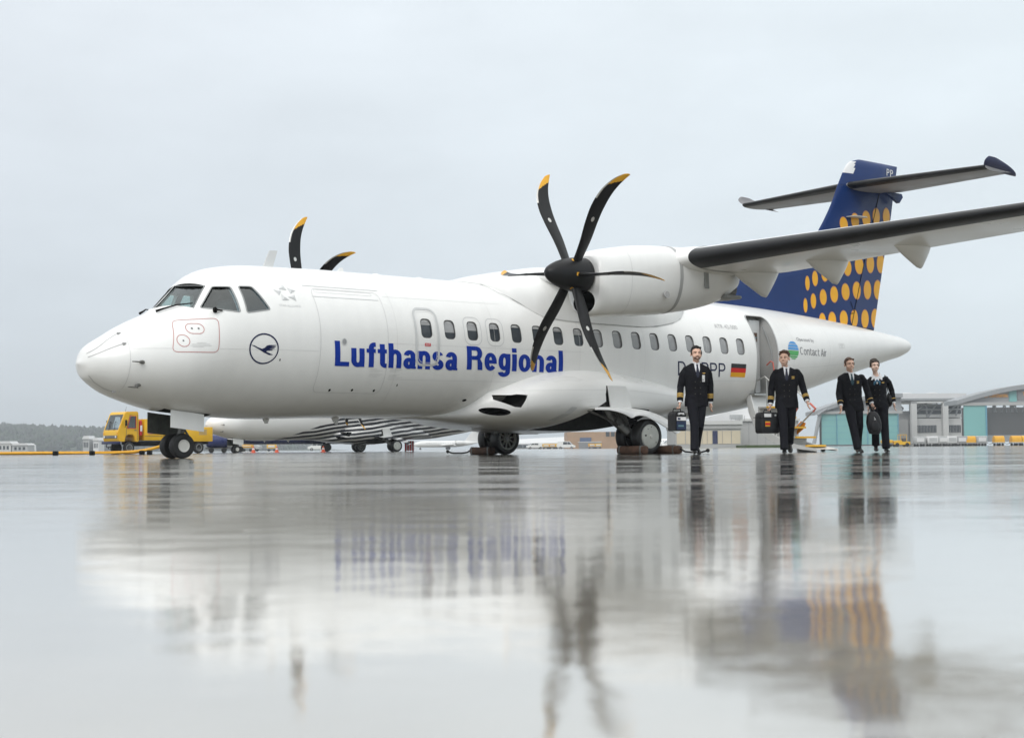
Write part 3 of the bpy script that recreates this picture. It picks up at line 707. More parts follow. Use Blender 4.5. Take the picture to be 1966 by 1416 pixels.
for q in ([(8.98, .89), (9.13, .885), (9.04, .775), (8.86, .775)], [(8.85, .762), (9.03, .762), (8.84, .635), (8.65, .635)]):
    b = new(); flat_poly(b, q); drape(b, .004, P=SPt); part('light_panel', b, 'pale_grey')

# --- wing, centre fairing, boots
def wing_sec(y):
    a = abs(y); o = max(0., a - 4.9)
    return 9.12 + .045 * o, 2.45 - 1.05 * o / 7.38, 3.42 + .022 * o, .175 - .045 * o / 7.38
def foil(u, t): return 5 * t * (.2969 * math.sqrt(u) - .126 * u - .3516 * u * u + .2843 * u ** 3 - .1015 * u ** 4)
def camber(u): return .03 / .16 * (.8 * u - u * u) if u < .4 else .03 / .36 * (.2 + .8 * u - u * u)
def wpt(y, s, off=0., sec=None):
    """s in [-1,1]: -1 lower trailing edge, 0 leading edge, 1 upper trailing edge"""
    xl, c, zl, t = (sec or wing_sec)(y); u = s * s if abs(s) < 1 else 1.; th = foil(u, t) * math.copysign(1, s)
    x = xl + c * u; z = zl + c * (camber(u) * .8 + th) - c * u * .045
    if off:
        du = .01; u2 = min(1, u + du); n = Vector((-(foil(u2, t) - foil(u, t)) / du, 0, math.copysign(1, s))).normalized() if u > .002 else Vector((-1, 0, 0))
        x += n.x * off; z += n.z * off
    return Vector((x, y, z))
ysw = [-12.28, -12.1, -11.5] + [-11 + .75 * i for i in range(9)] + [-4.25, -3, -1.5, 0]
ysw = ysw + [-y for y in ysw[:-1]][::-1]
NS = 26
sv = [math.sin(PI / 2 * (-1 + 2 * i / (2 * NS))) for i in range(2 * NS + 1)]
b = new(); rings_loft(b, [[wpt(y, s) if abs(y) < 12.2 else Vector((wpt(y, s).x, y, wing_sec(y)[2] + (wpt(y, s).z - wing_sec(y)[2]) * .5)) for s in sv] for y in ysw]); fix(b)
part('wing', b, 'belly_paint')
for y0, y1 in ((-12.1, -4.72), (4.72, 12.1), (-3.45, -1.4), (1.4, 3.45)):
    yy = [y0 + (y1 - y0) * i / 14 for i in range(15)]; b = new(); rg = []
    for i, y in enumerate(yy):
        k = 1.; m_ = min(abs(y - y0), abs(y - y1)); 
        rg.append([wpt(y, -.37 + .63 * j / 16, .005) for j in range(17)])
    rings_loft(b, rg, cap=False, closed=False); fix(b); part('deicing_boot', b, 'boot_black')
# rounded inboard end of each outer boot and the cuff where wing and nacelle meet
for s in (-1, 1):
    def cuff(y):
        xl, c, zl, t = wing_sec(y); f = max(0, (4.78 - abs(y)) / .35); g = f * f * (3 - 2 * min(f, 1)) if f < 1 else 1
        return xl - .15 * g, c + .15 * g, zl - .03 * g, t + .02 * g
    b = new(); rg = [[wpt(s * y, -.75 + 1.5 * i / 30, .006, cuff) for i in range(31)] for y in (4.3, 4.42, 4.5, 4.58, 4.66, 4.72, 4.77)]
    rings_loft(b, rg, cap=False, closed=False); fix(b); part('wing_cuff', b, 'white_paint')
    for y, xa, xb, dz in ((4.72, 10.35, 11.62, .46), (6.4, 10.30, 11.47, .42), (8.2, 10.28, 11.28, .37)):
        zt_ = lambda x: wpt(s * y, -math.sqrt(min(1, (x - wing_sec(y)[0]) / wing_sec(y)[1]))).z
        tipx = xa + .70 * (xb - xa); ring = []; nst = 14
        for i in range(nst + 1):
            x = xa + (xb - xa) * i / nst; top = zt_(x) + .05
            dpt = dz * ((x - xa) / (tipx - xa)) ** 1.0 if x < tipx else dz * max(0, (xb - x) / (xb - tipx)) ** .9
            hw = .15 * math.sqrt(max(.02, min(1, (x - xa) / .35))) * math.sqrt(max(.02, min(1, (xb - x) / .4)))
            dpt = max(dpt, .01); q = []
            for j in range(15):
                a = PI * j / 14; q.append((x, s * y + hw * math.cos(a) * (1 - .15 * math.sin(a)), top - (dpt + .05) * math.sin(a) ** .8))
            ring.append(q)
        b = new(); rings_loft(b, ring); fix(b); part('flap_fairing', b, 'belly_paint')
# centre fairing over the fuselage
HX = [7.5, 7.8, 8.13, 8.3, 8.48, 9.0, 9.9, 11.4, 12.5, 12.83, 13.2, 13.6]
hz = pchip(HX, [3.285, 3.26, 3.18, 2.97, 2.83, 2.59, 2.54, 2.53, 2.66, 2.77, 3.0, 3.25])
ht = pchip(HX, [3.30, 3.36, 3.44, 3.475, 3.51, 3.60, 3.72, 3.72, 3.56, 3.48, 3.40, 3.30])
rg = []
for i in range(50):
    x = 7.5 + 6.1 * i / 49; z0 = hz(x); y0 = abs(FPt(x, z0)[0].y) + .012; h = max(ht(x) - z0, .005)
    q = []
    for j in range(41):
        c, s = se(PI * j / 40, 2 / 2.35); q.append((x, y0 * c, z0 + h * s))
    rg.append(q)
b = new(); rings_loft(b, rg); fix(b); part('wing_fairing', b, 'white_paint')
sm = [(7.93, 3.27), (8.0, 3.22), (7.98, 3.18), (8.1, 3.05), (8.25, 2.98), (8.48, 2.83), (9.0, 2.585), (9.9, 2.54), (11.4, 2.53), (12.0, 2.57), (12.5, 2.66), (12.83, 2.77), (12.86, 2.84)]
b = new(); ribbon(b, sm, .016, .016, closed=False); part('fairing_edge', b, 'mid_grey')

# --- nacelles and propellers
NX = [7.27, 7.30, 7.36, 7.45, 7.6, 7.8, 8.2, 8.8, 9.3, 9.8, 10.2, 10.5, 10.75, 10.9]
nct = pchip(NX, [3.36, 3.40, 3.44, 3.47, 3.505, 3.54, 3.605, 3.655, 3.675, 3.68, 3.66, 3.60, 3.48, 3.35])
ncb = pchip(NX, [2.40, 2.365, 2.345, 2.34, 2.345, 2.36, 2.39, 2.44, 2.50, 2.58, 2.67, 2.77, 2.89, 2.98])
ncw = pchip(NX, [.38, .42, .455, .475, .50, .52, .545, .56, .565, .565, .545, .50, .42, .34])
def nring(x, sgn, off=0., n=60, e=2 / 2.7):
    t, bt, w = nct(x) + off, ncb(x) - off, ncw(x) + off; zc, h = (t + bt) / 2, (t - bt) / 2
    return [(x, sgn * 4.07 + w * se(2 * PI * k / n, e)[0] * (1 - .12 * max(0, -se(2 * PI * k / n, e)[1])), zc + h * se(2 * PI * k / n, e)[1]) for k in range(n)]
def make_nacelle(sgn):
    xs_ = NX[:5] + [7.6 + .15 * i for i in range(1, 22)] + [10.82, 10.9]
    b = new(); rings_loft(b, [nring(x, sgn) for x in xs_]); fix(b)
    o = link('engine_nacelle', b, 'white_paint')
    c1 = new(); tube(c1, [(7.0, sgn * 4.07, 2.565), (7.62, sgn * 4.07, 2.60), (7.75, sgn * 4.07, 2.62)], [.20, .185, .12], 24)
    for v in c1.verts: v.co.y = sgn * 4.07 + (v.co.y - sgn * 4.07) * 1.35
    c2 = new(); tube(c2, [(10.55, sgn * 4.07, 3.05), (11.2, sgn * 4.07, 3.0)], [.16, .22], 20)
    apply_bool(o, [(c1, 'black_matte'), (c2, 'black_matte')]); o.parent = plane
    b = new(); rings_loft(b, [nring(x, sgn, .004) for x in (9.06, 9.10, 9.14)], cap=False); fix(b); link('firewall_band', b, 'seam_grey', o)
    b = new()
    for x in (7.9,): rings_loft(b, [nring(x, sgn, .003) for x in (x, x + .008)], cap=False)
    link('cowl_seam', fix(b), 'seam_light', o)
    y = sgn * 4.07 + ncw(8.75) * (1 if sgn > 0 else -1) * 1.0
    b = new(); tube(b, [(8.72, y - sgn * .02, 2.75), (8.72, y + sgn * .006, 2.75)], .06, 16); link('oil_hatch', b, 'seam_grey', o)
    b = new(); prism(b, [(9.66, 3.30), (9.78, 3.28), (9.80, 2.92), (9.70, 2.92)], 'y', y, y + sgn * .016); link('cooling_outlet', fix(b), 'mid_grey', o)
    b = new(); box(b, 10.35, 10.83, sgn * 4.07 - .46, sgn * 4.07 + .46, 2.80, 2.87, .03); link('exhaust_shroud', b, 'mid_grey', o)
    b = new(); tube(b, [(10.55, sgn * 4.07, 3.05), (10.98, sgn * 4.07, 3.02)], [.19, .21], 20, cap=False); link('exhaust_pipe', b, 'metal_dark', o)
    return o
make_nacelle(-1); make_nacelle(1)

SPIN = [(6.385, 0), (6.392, .035), (6.415, .070), (6.46, .112), (6.54, .160), (6.65, .207), (6.79, .250), (6.94, .280), (7.10, .297), (7.22, .300), (7.245, .29), (7.245, .0)]
BR = [.23, .42, .65, .80, 1.0, 1.2, 1.4, 1.55, 1.70, 1.82, 1.90, 1.945, 1.957]
bch = pchip(BR, [.19, .215, .245, .26, .268, .268, .257, .24, .212, .176, .13, .085, .045])
bsw = pchip(BR, [.0, -.005, -.02, -.04, -.065, -.075, -.06, -.03, .025, .09, .15, .195, .215])
bth = pchip(BR, [.085, .07, .055, .045, .036, .030, .025, .021, .017, .014, .011, .009, .008])
bpt = pchip(BR, [84, 86, 88, 90, 93, 97, 101, 104, 107, 110, 112, 113, 113])
def blade_pt(r, v, side):
    c, th, sw, be = bch(r), bth(r), bsw(r), R(bpt(r))
    t = th * 2 * math.sqrt(max(0, v * (1 - v))) * (1.25 - .5 * v) * .5 * side
    cx = (v - .5) * c + sw
    return Vector((cx * math.sin(be) + t * math.cos(be), cx * math.cos(be) - t * math.sin(be), r))   # x axial, y tangential, z radial
def make_blade(parent, M4, sgn):
    nv = 18; b = new(); nr = 76
    rs = [.23 + (1.957 - .23) * i / nr for i in range(nr + 1)]
    vv = [(.5 - .5 * math.cos(PI * k / nv)) for k in range(nv + 1)]
    rg = []
    for r in rs: rg.append([blade_pt(r, v, 1) for v in vv] + [blade_pt(r, v, -1) for v in vv[::-1][1:-1]])
    rings_loft(b, rg); fix(b); b.transform(M4)
    for f in b.faces:
        f.material_index = 0
    # painted tip and metal leading edge
    me_m = ['prop_black', 'prop_yellow', 'nickel']
    inv = M4.inverted()
    for f in b.faces:
        p = inv @ f.calc_center_median(); r = p.z
        be = R(bpt(min(max(r, .23), 1.957))); cx = p.x * math.sin(be) + p.y * math.cos(be); v = (cx - bsw(r)) / bch(r) + .5
        if r > 1.62 + .20 * min(1, max(0, v)) ** .6 + (.0): f.material_index = 1
        if r > 1.42 and v < .10: f.material_index = 2
    o = link('blade', b, me_m, parent, sharp=60)
    return o
def make_prop(sgn, psi):
    y0 = sgn * 4.073; b = new(); revolve(b, SPIN, (0, y0, 3.03), 'x', 40); fix(b)
    o = part('propeller', b, 'prop_black')
    for k in range(6):
        an = psi + k * 60
        # blade frame: radial dir in the y-z plane, tangential perpendicular to it
        rad = Vector((0, -math.sin(R(an)), math.cos(R(an)))); ax = Vector((1, 0, 0)); tg = rad.cross(ax)
        M4 = Matrix(((ax.x, tg.x, rad.x, 6.97), (ax.y, tg.y, rad.y, y0), (ax.z, tg.z, rad.z, 3.03), (0, 0, 0, 1)))
        make_blade(o, M4, sgn)
        b = new(); p = Vector((6.90, y0, 3.03)) + rad * .280
        for q in (Vector((0, 0, 0)),):
            t_ = tg * .028; a_ = Vector((.05, 0, 0)) + rad * .018; vs = [b.verts.new(p + rad * .006 + u * t_ + w * a_) for u, w in ((-1, -1), (1, -1), (1, 1), (-1, 1))]; b.faces.new(vs)
        link('blade_mark', fix(b), 'prop_yellow', o)
        b = new(); cpt = [M4 @ (blade_pt(1.05, .45, 1) + (blade_pt(1.05, .45, 1) - blade_pt(1.05, .45, -1)).normalized() * .003 * 1) for _ in (0,)][0]
        q0 = M4 @ blade_pt(1.05, .45, 1); q1 = M4 @ blade_pt(1.05, .62, 1); q2 = M4 @ blade_pt(1.10, .45, 1); e1 = (q1 - q0).normalized(); e2 = (q2 - q0).normalized(); nn = (q0 - M4 @ blade_pt(1.05, .45, -1)).normalized()
        for sd_ in (1, -1):
            qq = M4 @ blade_pt(1.05, .45, sd_) + nn * .006 * sd_
            b.faces.new([b.verts.new(qq + e1 * .035 * math.cos(2 * PI * j / 14) + e2 * .045 * math.sin(2 * PI * j / 14)) for j in range(14)])
        link('blade_badge', b, 'nickel', o)
    return o
make_prop(-1, -25.0); make_prop(1, -4.6)

# --- fin, rudder, tailplane
lez = pchip([2.7, 3.3, 3.5, 3.75, 4.0, 4.25, 4.55, 4.9, 5.34, 5.52, 6.0, 6.53, 6.85, 7.0, 7.12, 7.20], [14.0, 14.1, 14.5, 15.3, 16.3, 17.4, 18.3, 18.75, 19.07, 19.22, 19.56, 19.86, 20.06, 20.18, 20.36, 20.7])
tez = pchip([2.7, 2.97, 4.84, 5.89, 6.51, 7.20], [21.10, 21.17, 21.67, 21.99, 22.13, 22.31])
hgz = pchip([2.7, 3.06, 4.08, 5.8, 6.47, 7.2], [19.93, 20.06, 20.43, 21.1, 21.38, 21.62])
def finh(x, z):
    T = .165 - .012 * (z - 3); le, hg, te = lez(z), hgz(z), tez(z)
    k = math.sqrt(min(1, max(0, (x - le) / 1.0))); k *= (.40 + .60 * min(1, max(0, (x - 17.2) / 2.2)))
    if x > hg: k *= 1 - .9 * (x - hg) / (te - hg)
    return T * k
def NPt(x, z, off=0., side=-1): n = Vector((0, side, 0)); return Vector((x, side * finh(x, z), z)) + n * off, n
def fin_rows(zs, xa, xb, n):
    rg = []
    for z in zs:
        a, c = xa(z), xb(z); us = [a + (c - a) * (i / n) ** 1.5 for i in range(n + 1)]
        rg.append([(x, -finh(x, z), z) for x in us] + [(x, finh(x, z), z) for x in us[::-1][:-1 if finh(us[0], z) == 0 else None]])
    return rg
zr = [2.7 + (6.48 - 2.7) * i / 40 for i in range(41)]
b = new(); rings_loft(b, fin_rows(zr, lez, lambda z: hgz(z) - .012, 26)); part('fin', fix(b), 'tail_blue')
b = new(); rings_loft(b, fin_rows([2.99 + (6.42 - 2.99) * i / 30 for i in range(31)], lambda z: hgz(z) + .012, lambda z: tez(z), 10)); rud = part('rudder', fix(b), 'tail_blue')
zt2 = [6.485, 6.6, 6.8, 6.95, 7.05, 7.12, 7.17, 7.20]
rg = []
for i, z in enumerate(zt2):
    k = (1, 1, 1, 1, .96, .82, .6, .25)[i]
    q = fin_rows([z], lez, tez, 24)[0]; rg.append([(p[0], p[1] * k, p[2]) for p in q])
b = new(); rings_loft(b, rg); fix(b)
for f in b.faces:
    c = f.calc_center_median(); f.material_index = 1 if (c.z > 6.86 and c.x < 20.45 + .12 * (c.z - 6.86)) else 0
part('fin_tip', b, ['tail_blue', 'print_white'])
letters('PP', 21.72, 22.06, 6.90, .175, 'print_white', wv=.15, wh=.14, gap=.2, shear=0, off=.010, P=NPt)
b = new(); prism(b, [(19.98, 5.69), (20.56, 5.70), (20.5, 5.725), (20.05, 5.715)], 'y', -.34, -.10); part('fin_vane', fix(b), 'pale_grey')
dots = [(18.34, 3.44), (18.63, 3.56), (18.99, 3.67), (19.4, 3.76), (19.85, 3.85), (20.31, 3.91), (20.82, 3.96), (21.34, 4.0),
        (18.43, 3.97), (18.71, 4.10), (19.07, 4.24), (19.5, 4.36), (19.95, 4.45), (20.43, 4.54), (20.95, 4.62), (21.48, 4.67),
        (18.94, 3.10), (19.3, 3.14), (19.75, 3.19), (20.19, 3.22), (20.71, 3.24), (21.22, 3.28),
        (19.0, 4.72), (19.42, 4.88), (19.88, 5.02), (20.4, 5.13), (20.95, 5.21), (21.55, 5.27),
        (19.89, 5.5), (20.32, 5.62), (20.78, 5.71), (21.22, 5.81), (21.74, 5.87)]
drx = pchip([18.3, 18.65, 19, 19.4, 19.85, 20.3, 20.8, 21.4], [.068, .098, .125, .145, .158, .168, .185, .20]); drz = pchip([18.3, 19, 19.85, 20.8, 21.4], [.168, .188, .202, .228, .24])
for side in (-1, 1):
    for x, z in dots:
        k = .9 if z > 5.4 else 1
        for m, f, of in (('tail_ring', 1.05, .004), ('tail_dot', .96, .007)):
            q = [(min(a, tez(c) - .012), c) for a, c in ellip(x, z, drx(x) * f * k, drz(x) * f * k, 26)]
            q = [p for j, p in enumerate(q) if math.dist(p, q[j - 1]) > 1e-3]
            b = new(); flat_poly(b, q); drape(b, of, side, .5, .16, NPt)
            if m == 'tail_ring': od = part('tail_dot', b, m)
            else: link('dot_face', b, m, od)
b = new(); ribbon(b, [(hgz(z), z) for z in (3.02, 4, 5, 6, 6.45)], .022, .009, closed=False, P=NPt); ribbon(b, [(20.03, 3.63), (20.18, 3.35), (20.02, 3.33)], .02, .010, closed=False, P=NPt); ribbon(b, [(20.0, 3.035), (21.15, 2.985)], .03, .010, closed=False, P=NPt); part('hinge_gap', b, 'black_matte')
def tsec(y): a = abs(y) / 3.6; return 20.08 + .46 * a, 2.05 - .80 * a, 6.50, .115
def tpt(y, s, off=0., sec=tsec):
    xl, c, zl, t = sec(y); u = s * s; th = foil(u, t) * math.copysign(1, s); x = xl + c * u; z = zl + c * th
    return Vector((x, y, z + (math.copysign(off, s) if abs(s) > .1 else 0)))
ty = [-3.6 + .3 * i for i in range(25)]
b = new(); rings_loft(b, [[tpt(y, -.82 + 1.64 * i / 40) for i in range(41)] for y in ty]); part('tailplane', fix(b), 'stab_grey')
for s in (-1, 1):
    yy = [s * (.22 + (3.6 - .22) * i / 12) for i in range(13)]
    b = new(); rings_loft(b, [[tpt(y, q) for q in (-1, -.95, -.9, -.86, -.832)] + [tpt(y, q) for q in (.832, .86, .9, .95)] for y in yy]); part('elevator', fix(b), 'stab_grey')
    b = new(); rg = []
    for y in [s * (.10 + 3.5 * i / 12) for i in range(13)]:
        rg.append([tpt(y, -.30 + .60 * j / 12, 0) + Vector((-.008, 0, .0)) + Vector((0, 0, .006 if j > 6 else -.006)) for j in range(13)])
    rings_loft(b, rg, cap=False, closed=False); part('tail_boot', fix(b), 'boot_black')
    # upturned horn at the tip of the elevator
    rg = []
    for k in range(9):
        t = k / 8; y = s * (3.52 + .16 * math.sin(t * PI / 2)); zc = 6.47 + .26 * t ** 1.3; xa = 20.62 - .30 * math.sin(t * PI * .5) + .25 * t ** 3; xb = 21.86 + .10 * (1 - t) - .95 * t ** 2.2
        rg.append([(xa + (xb - xa) * (.5 - .5 * math.cos(PI * j / 10)), y + s * .02 * math.sin(PI * j / 10) * q, zc + (xa + (xb - xa) * (.5 - .5 * math.cos(PI * j / 10)) - xa) * -.03) for q, js in ((1, range(11)), (-1, range(9, 0, -1))) for j in js])
    b = new(); rings_loft(b, rg); part('elevator_horn', fix(b), 'navy_trim' if s < 0 else 'stab_grey')
    b = new(); prism(b, [(21.2, 6.47), (22.15, 6.46), (22.2, 6.38), (22.05, 6.22), (21.75, 6.34)], 'y', s * .14, s * .24); part('hinge_fairing', fix(b), 'tail_blue')

# --- landing gear
def wheel(c, r, w, axis_y=1, rimm='rim_white', rr_=.45, style='dish', face=-1, tyrem='tyre', parent=plane, name='wheel'):
    """twin-free wheel about the y axis; face: the side (y sign) that carries the rim detail"""
    x, y, z = c; b = new()
    prof = [(-w * .5 * .78, r * rr_), (-w * .5 * .94, r * (rr_ + .05)), (-w * .5, r * (rr_ + .95) * .5), (-w * .5 * .92, r * .935), (-w * .5 * .62, r * .985), (-w * .25, r), (0, r), (w * .25, r), (w * .5 * .62, r * .985), (w * .5 * .92, r * .935), (w * .5, r * (rr_ + .95) * .5), (w * .5 * .94, r * (rr_ + .05)), (w * .5 * .78, r * rr_)]
    revolve(b, prof, c, 'y', 44, cap=False); fix(b)
    for k in range(-1, 2):
        pass
    o = part(name, b, tyrem, parent)
    b = new(); rw = w * .5 * .80
    if style == 'dish':
        revolve(b, [(face * rw, r * rr_ * 1.02), (face * (rw + .012), r * rr_ * .98), (face * (rw + .008), r * rr_ * .86), (face * rw * .55, r * rr_ * .72), (face * rw * .50, r * rr_ * .45), (face * rw * .75, r * rr_ * .36), (face * rw * .75, 0)], c, 'y', 32)
        fix(b); link('rim', b, rimm, o)
        b = new(); revolve(b, [(face * rw * .78, r * rr_ * .22), (face * rw * .95, r * rr_ * .18), (face * rw * .95, 0)], c, 'y', 14); link('hub', fix(b), 'mid_grey', o)
        for k in range(6):
            a = 2 * PI * k / 6; b = new(); tube(b, [(x + r * rr_ * .55 * math.cos(a), y + face * rw * .48, z + r * rr_ * .55 * math.sin(a)), (x + r * rr_ * .55 * math.cos(a), y + face * rw * .60, z + r * rr_ * .55 * math.sin(a))], .011, 6); link('bolt', b, 'dark_grey', o)
    elif style == 'cap':
        revolve(b, [(face * rw, r * rr_ * 1.03), (face * (rw + .02), r * rr_ * 1.0), (face * (rw + .03), r * rr_ * .93), (face * (rw + .034), r * rr_ * .5), (face * (rw + .036), 0)], c, 'y', 40); fix(b); link('hub_cap', b, rimm, o)
        b = new(); revolve(b, [(face * (rw + .03), r * rr_ * .16), (face * (rw + .055), r * rr_ * .13), (face * (rw + .055), 0)], c, 'y', 18); link('hub', fix(b), 'rim_grey', o)
        for dx, dz, q in ((-.63, .08, .018), (.05, .78, .008), (-.35, .62, .008), (.6, -.5, .008)):
            b = new(); tube(b, [(x + dx * r * rr_, y + face * (rw + .02), z + dz * r * rr_), (x + dx * r * rr_, y + face * (rw + .04), z + dz * r * rr_)], q, 10); link('cap_hole', b, 'black_matte', o)
    else:      # spoked inner face
        revolve(b, [(face * rw, r * rr_ * 1.04), (face * (rw + .015), r * rr_ * 1.0), (face * (rw + .01), r * rr_ * .90), (face * rw * .6, r * rr_ * .86)], c, 'y', 40, cap=False)
        link('rim', fix(b), rimm, o)
        b = new(); revolve(b, [(face * rw * .35, r * rr_ * .88), (face * rw * .35, 0)], c, 'y', 30); link('rim_back', fix(b), 'black_matte', o)
        b = new(); revolve(b, [(face * rw * .4, r * rr_ * .28), (face * rw * .95, r * rr_ * .26), (face * rw * 1.0, r * rr_ * .12), (face * rw * 1.0, 0)], c, 'y', 18); link('hub', fix(b), rimm, o)
        for k in range(10):
            a = 2 * PI * (k + .3) / 10; b = new(); d = Vector((math.cos(a), 0, math.sin(a)))
            tube(b, [Vector((x, y + face * rw * .72, z)) + d * r * rr_ * .24, Vector((x, y + face * rw * .72, z)) + d * r * rr_ * .90], [.020, .016], 6); link('spoke', b, rimm, o)
    return o
NGX = 1.852
for s, fc in ((-1, -1), (1, 1)): wheel((NGX, s * .16, .205), .205, .17, rr_=.50, face=fc, name='nose_wheel')
b = new(); tube(b, [(NGX + .16, 0, .95), (NGX + .10, 0, .52), (NGX, 0, .22)], [.075, .065, .055], 14); tube(b, [(NGX, -.16, .205), (NGX, .16, .205)], .035, 10); tube(b, [(NGX + .13, 0, .62), (NGX + .48, 0, .84)], .028, 8); tube(b, [(NGX + .10, -.03, .5), (NGX + .22, 0, .36), (NGX + .04, .0, .25)], .022, 8); tube(b, [(NGX + .02, -.06, .60), (NGX + .02, -.14, .60)], .05, 12); part('nose_gear_leg', b, 'metal_dark')
b = new(); prism(b, [(1.545, .79), (2.145, .72), (2.145, .435), (1.54, .505)], 'y', -.365, -.34); part('nose_gear_door', fix(b), 'white_paint')
b = new(); box(b, 1.50, 2.14, .335, .355, .42, .76); 
for v in b.verts:
    v.co.z += -(v.co.x - 1.54) * .115
for i in range(4): box(b, 1.53 + .18 * i, 1.56 + .18 * i, .315, .335, .47 - .02 * i, .73 - .025 * i)
part('nose_gear_door', fix(b), 'bay_ribs', smooth=False)
for s in (-1, 1):
    ym = s * 2.06; MX = 10.632; r_ = .335
    wheel((MX, ym + s * .205, r_), r_, .235, rr_=.68, style='cap', rimm='hub_cap', face=s, tyrem='tyre_wet', name='main_wheel')
    wheel((MX, ym - s * .205, r_), r_, .235, rr_=.70, style='spoke', rimm='rim_grey', face=-s, tyrem='tyre_wet', name='main_wheel')
    b = new()
    tube(b, [(10.02, s * 1.72, .98), (10.12, s * 1.84, .70), (10.34, ym, .42), (MX, ym, r_)], [.085, .095, .085, .07], 12)      # trailing arm
    tube(b, [(10.42, s * 1.60, 1.1), (10.36, s * 1.9, .80), (10.36, ym, .46)], [.06, .055, .05], 12)                          # shock strut
    tube(b, [(MX, ym - .30, r_), (MX, ym + .30, r_)], .055, 12)
    tube(b, [(9.38, s * 1.9, .84), (9.75, s * 1.95, .72), (10.05, s * 1.98, .60)], [.022, .022, .022], 8)                          # side brace
    tube(b, [(10.15, s * 1.95, .62), (10.15, s * 2.03, .62)], .075, 14); tube(b, [(10.30, s * 2.0, .52), (10.30, s * 2.08, .52)], .06, 14)
    for k in range(5): tube(b, [(10.05 + .04 * k, s * (1.93 + .02 * k), .92 - .02 * k), (10.12 + .05 * k, s * 2.0, .70), (10.26 + .04 * k, s * 2.05, .44 + .02 * k)], .011, 6)
    part('main_gear_leg', b, 'metal_dark')
    up = [(9.30, .855), (9.45, .885), (9.83, .89), (10.15, .89), (10.42, .885), (10.70, .86), (11.0, .81), (11.37, .70), (11.60, .56), (11.73, .43)]
    dn = [(9.10, .825), (9.46, .825), (9.70, .79), (9.87, .75), (10.07, .675), (10.16, .715), (10.28, .73), (10.43, .715), (10.75, .61), (11.30, .385)]
    def samp(a, n):
        ln = [0]
        for p, q in zip(a, a[1:]): ln.append(ln[-1] + math.dist(p, q))
        fx_ = pchip(ln, [p[0] for p in a]); fz_ = pchip(ln, [p[1] for p in a]); return [(fx_(ln[-1] * i / n), fz_(ln[-1] * i / n)) for i in range(n + 1)]
    U, D = samp(up, 40), dense(dn, .058, False); D = samp(D, 40)
    b = new(); outr, inr = [], []
    for (xu, zu), (xd, zd) in zip(U, D):
        for lst, of in ((outr, 0), (inr, .03)):
            lst.append([(xu + (xd - xu) * t, s * (2.03 + .42 * math.sin(t * PI / 2) ** .8 - of), zu + (zd - zu) * t + .02 * math.sin(PI * t)) for t in [j / 7 for j in range(8)]])
    vo = [[b.verts.new(p) for p in r] for r in outr]; vi = [[b.verts.new(p) for p in r] for r in inr]
    for i in range(40):
        for j in range(7): b.faces.new((vo[i][j], vo[i + 1][j], vo[i + 1][j + 1], vo[i][j + 1])); b.faces.new((vi[i][j], vi[i][j + 1], vi[i + 1][j + 1], vi[i + 1][j]))
        for j in (0, 7): b.faces.new((vo[i][j], vi[i][j], vi[i + 1][j], vo[i + 1][j]))
    for i in (0, 40):
        for j in range(7): b.faces.new((vo[i][j], vo[i][j + 1], vi[i][j + 1], vi[i][j]))
    part('main_gear_door', fix(b), 'white_paint')
    b = new(); prism(b, [(9.88, 1.30), (10.36, 1.30), (10.52, .885), (9.95, .885)], 'y', s * 2.005, s * 1.98); part('upper_gear_door', fix(b), 'white_paint')
# bits under the belly: drain mast, beacon
b = new(); revolve(b, [(0, .06), (-.03, .055), (-.05, .03), (-.055, 0)], (8.6, -.2, .45), 'z', 12); part('beacon', b, 'mid_grey')

# --- passenger door folded down as an airstair
b = new(); ribbon(b, DOOR, .035, .004); part('door_frame', b, 'seam_grey')
b = new(); box(b, 15.33, 15.71, -.90, -.80, 1.30, 2.90, .02); part('galley_panel', b, 'pale_grey')
b = new(); box(b, 15.30, 15.335, -.87, -.80, 1.30, 2.92); part('panel_gap', b, 'dark_grey')
b = new(); box(b, 15.02, 15.30, -.83, -.80, 1.30, 2.9); part('vestibule_wall', b, 'door_lining')
b = new(); box(b, 15.42, 15.60, -.91, -.902, 2.42, 2.62); part('galley_notice', b, 'chock_wood')
b = new(); box(b, 15.44, 15.58, -.918, -.911, 2.50, 2.53); part('galley_notice', b, 'sticker_teal')
for z in (1.62, 2.2): b = new(); box(b, 15.48, 15.52, -.93, -.90, z, z + .10, .006); part('latch', b, 'mid_grey')
b = new(); tube(b, [(15.66, -1.02, 2.75), (15.69, -1.12, 2.5), (15.70, -1.22, 2.2), (15.70, -1.25, 1.9)], .018, 8); part('door_stay', b, 'mid_grey')
b = new(); tube(b, [(15.62, -1.15, 1.9), (15.60, -1.28, 1.98), (15.55, -1.38, 1.95), (15.57, -1.42, 1.60)], .016, 8); part('grab_rail', b, 'rail_red')
b = new(); box(b, 15.02, 15.70, -1.30, -.9, 1.235, 1.268); part('door_sill', b, 'metal_grey')
strL = [(-1.20, 1.24), (-1.28, .95), (-1.42, .66), (-1.75, .40), (-2.15, .22), (-2.55, .13), (-2.95, .07), (-2.95, .02), (-2.55, .06), (-2.1, .12), (-1.65, .28), (-1.30, .55), (-1.14, .85), (-1.08, 1.2)]
for x in (15.0, 15.68):
    b = new(); prism(b, strL, 'x', x, x + .035); part('stair_stringer', fix(b), 'white_paint')
b = new(); sk = [(-1.15, 1.2), (-1.20, .9), (-1.36, .60), (-1.7, .33), (-2.1, .17), (-2.55, .10), (-2.9, .06)]
for a, c in zip(sk, sk[1:]):
    b.faces.new([b.verts.new(p) for p in ((15.03, a[0], a[1]), (15.68, a[0], a[1]), (15.68, c[0], c[1]), (15.03, c[0], c[1]))])
bmesh.ops.remove_doubles(b, verts=b.verts, dist=1e-4); part('stair_skin', fix(b), 'white_paint')
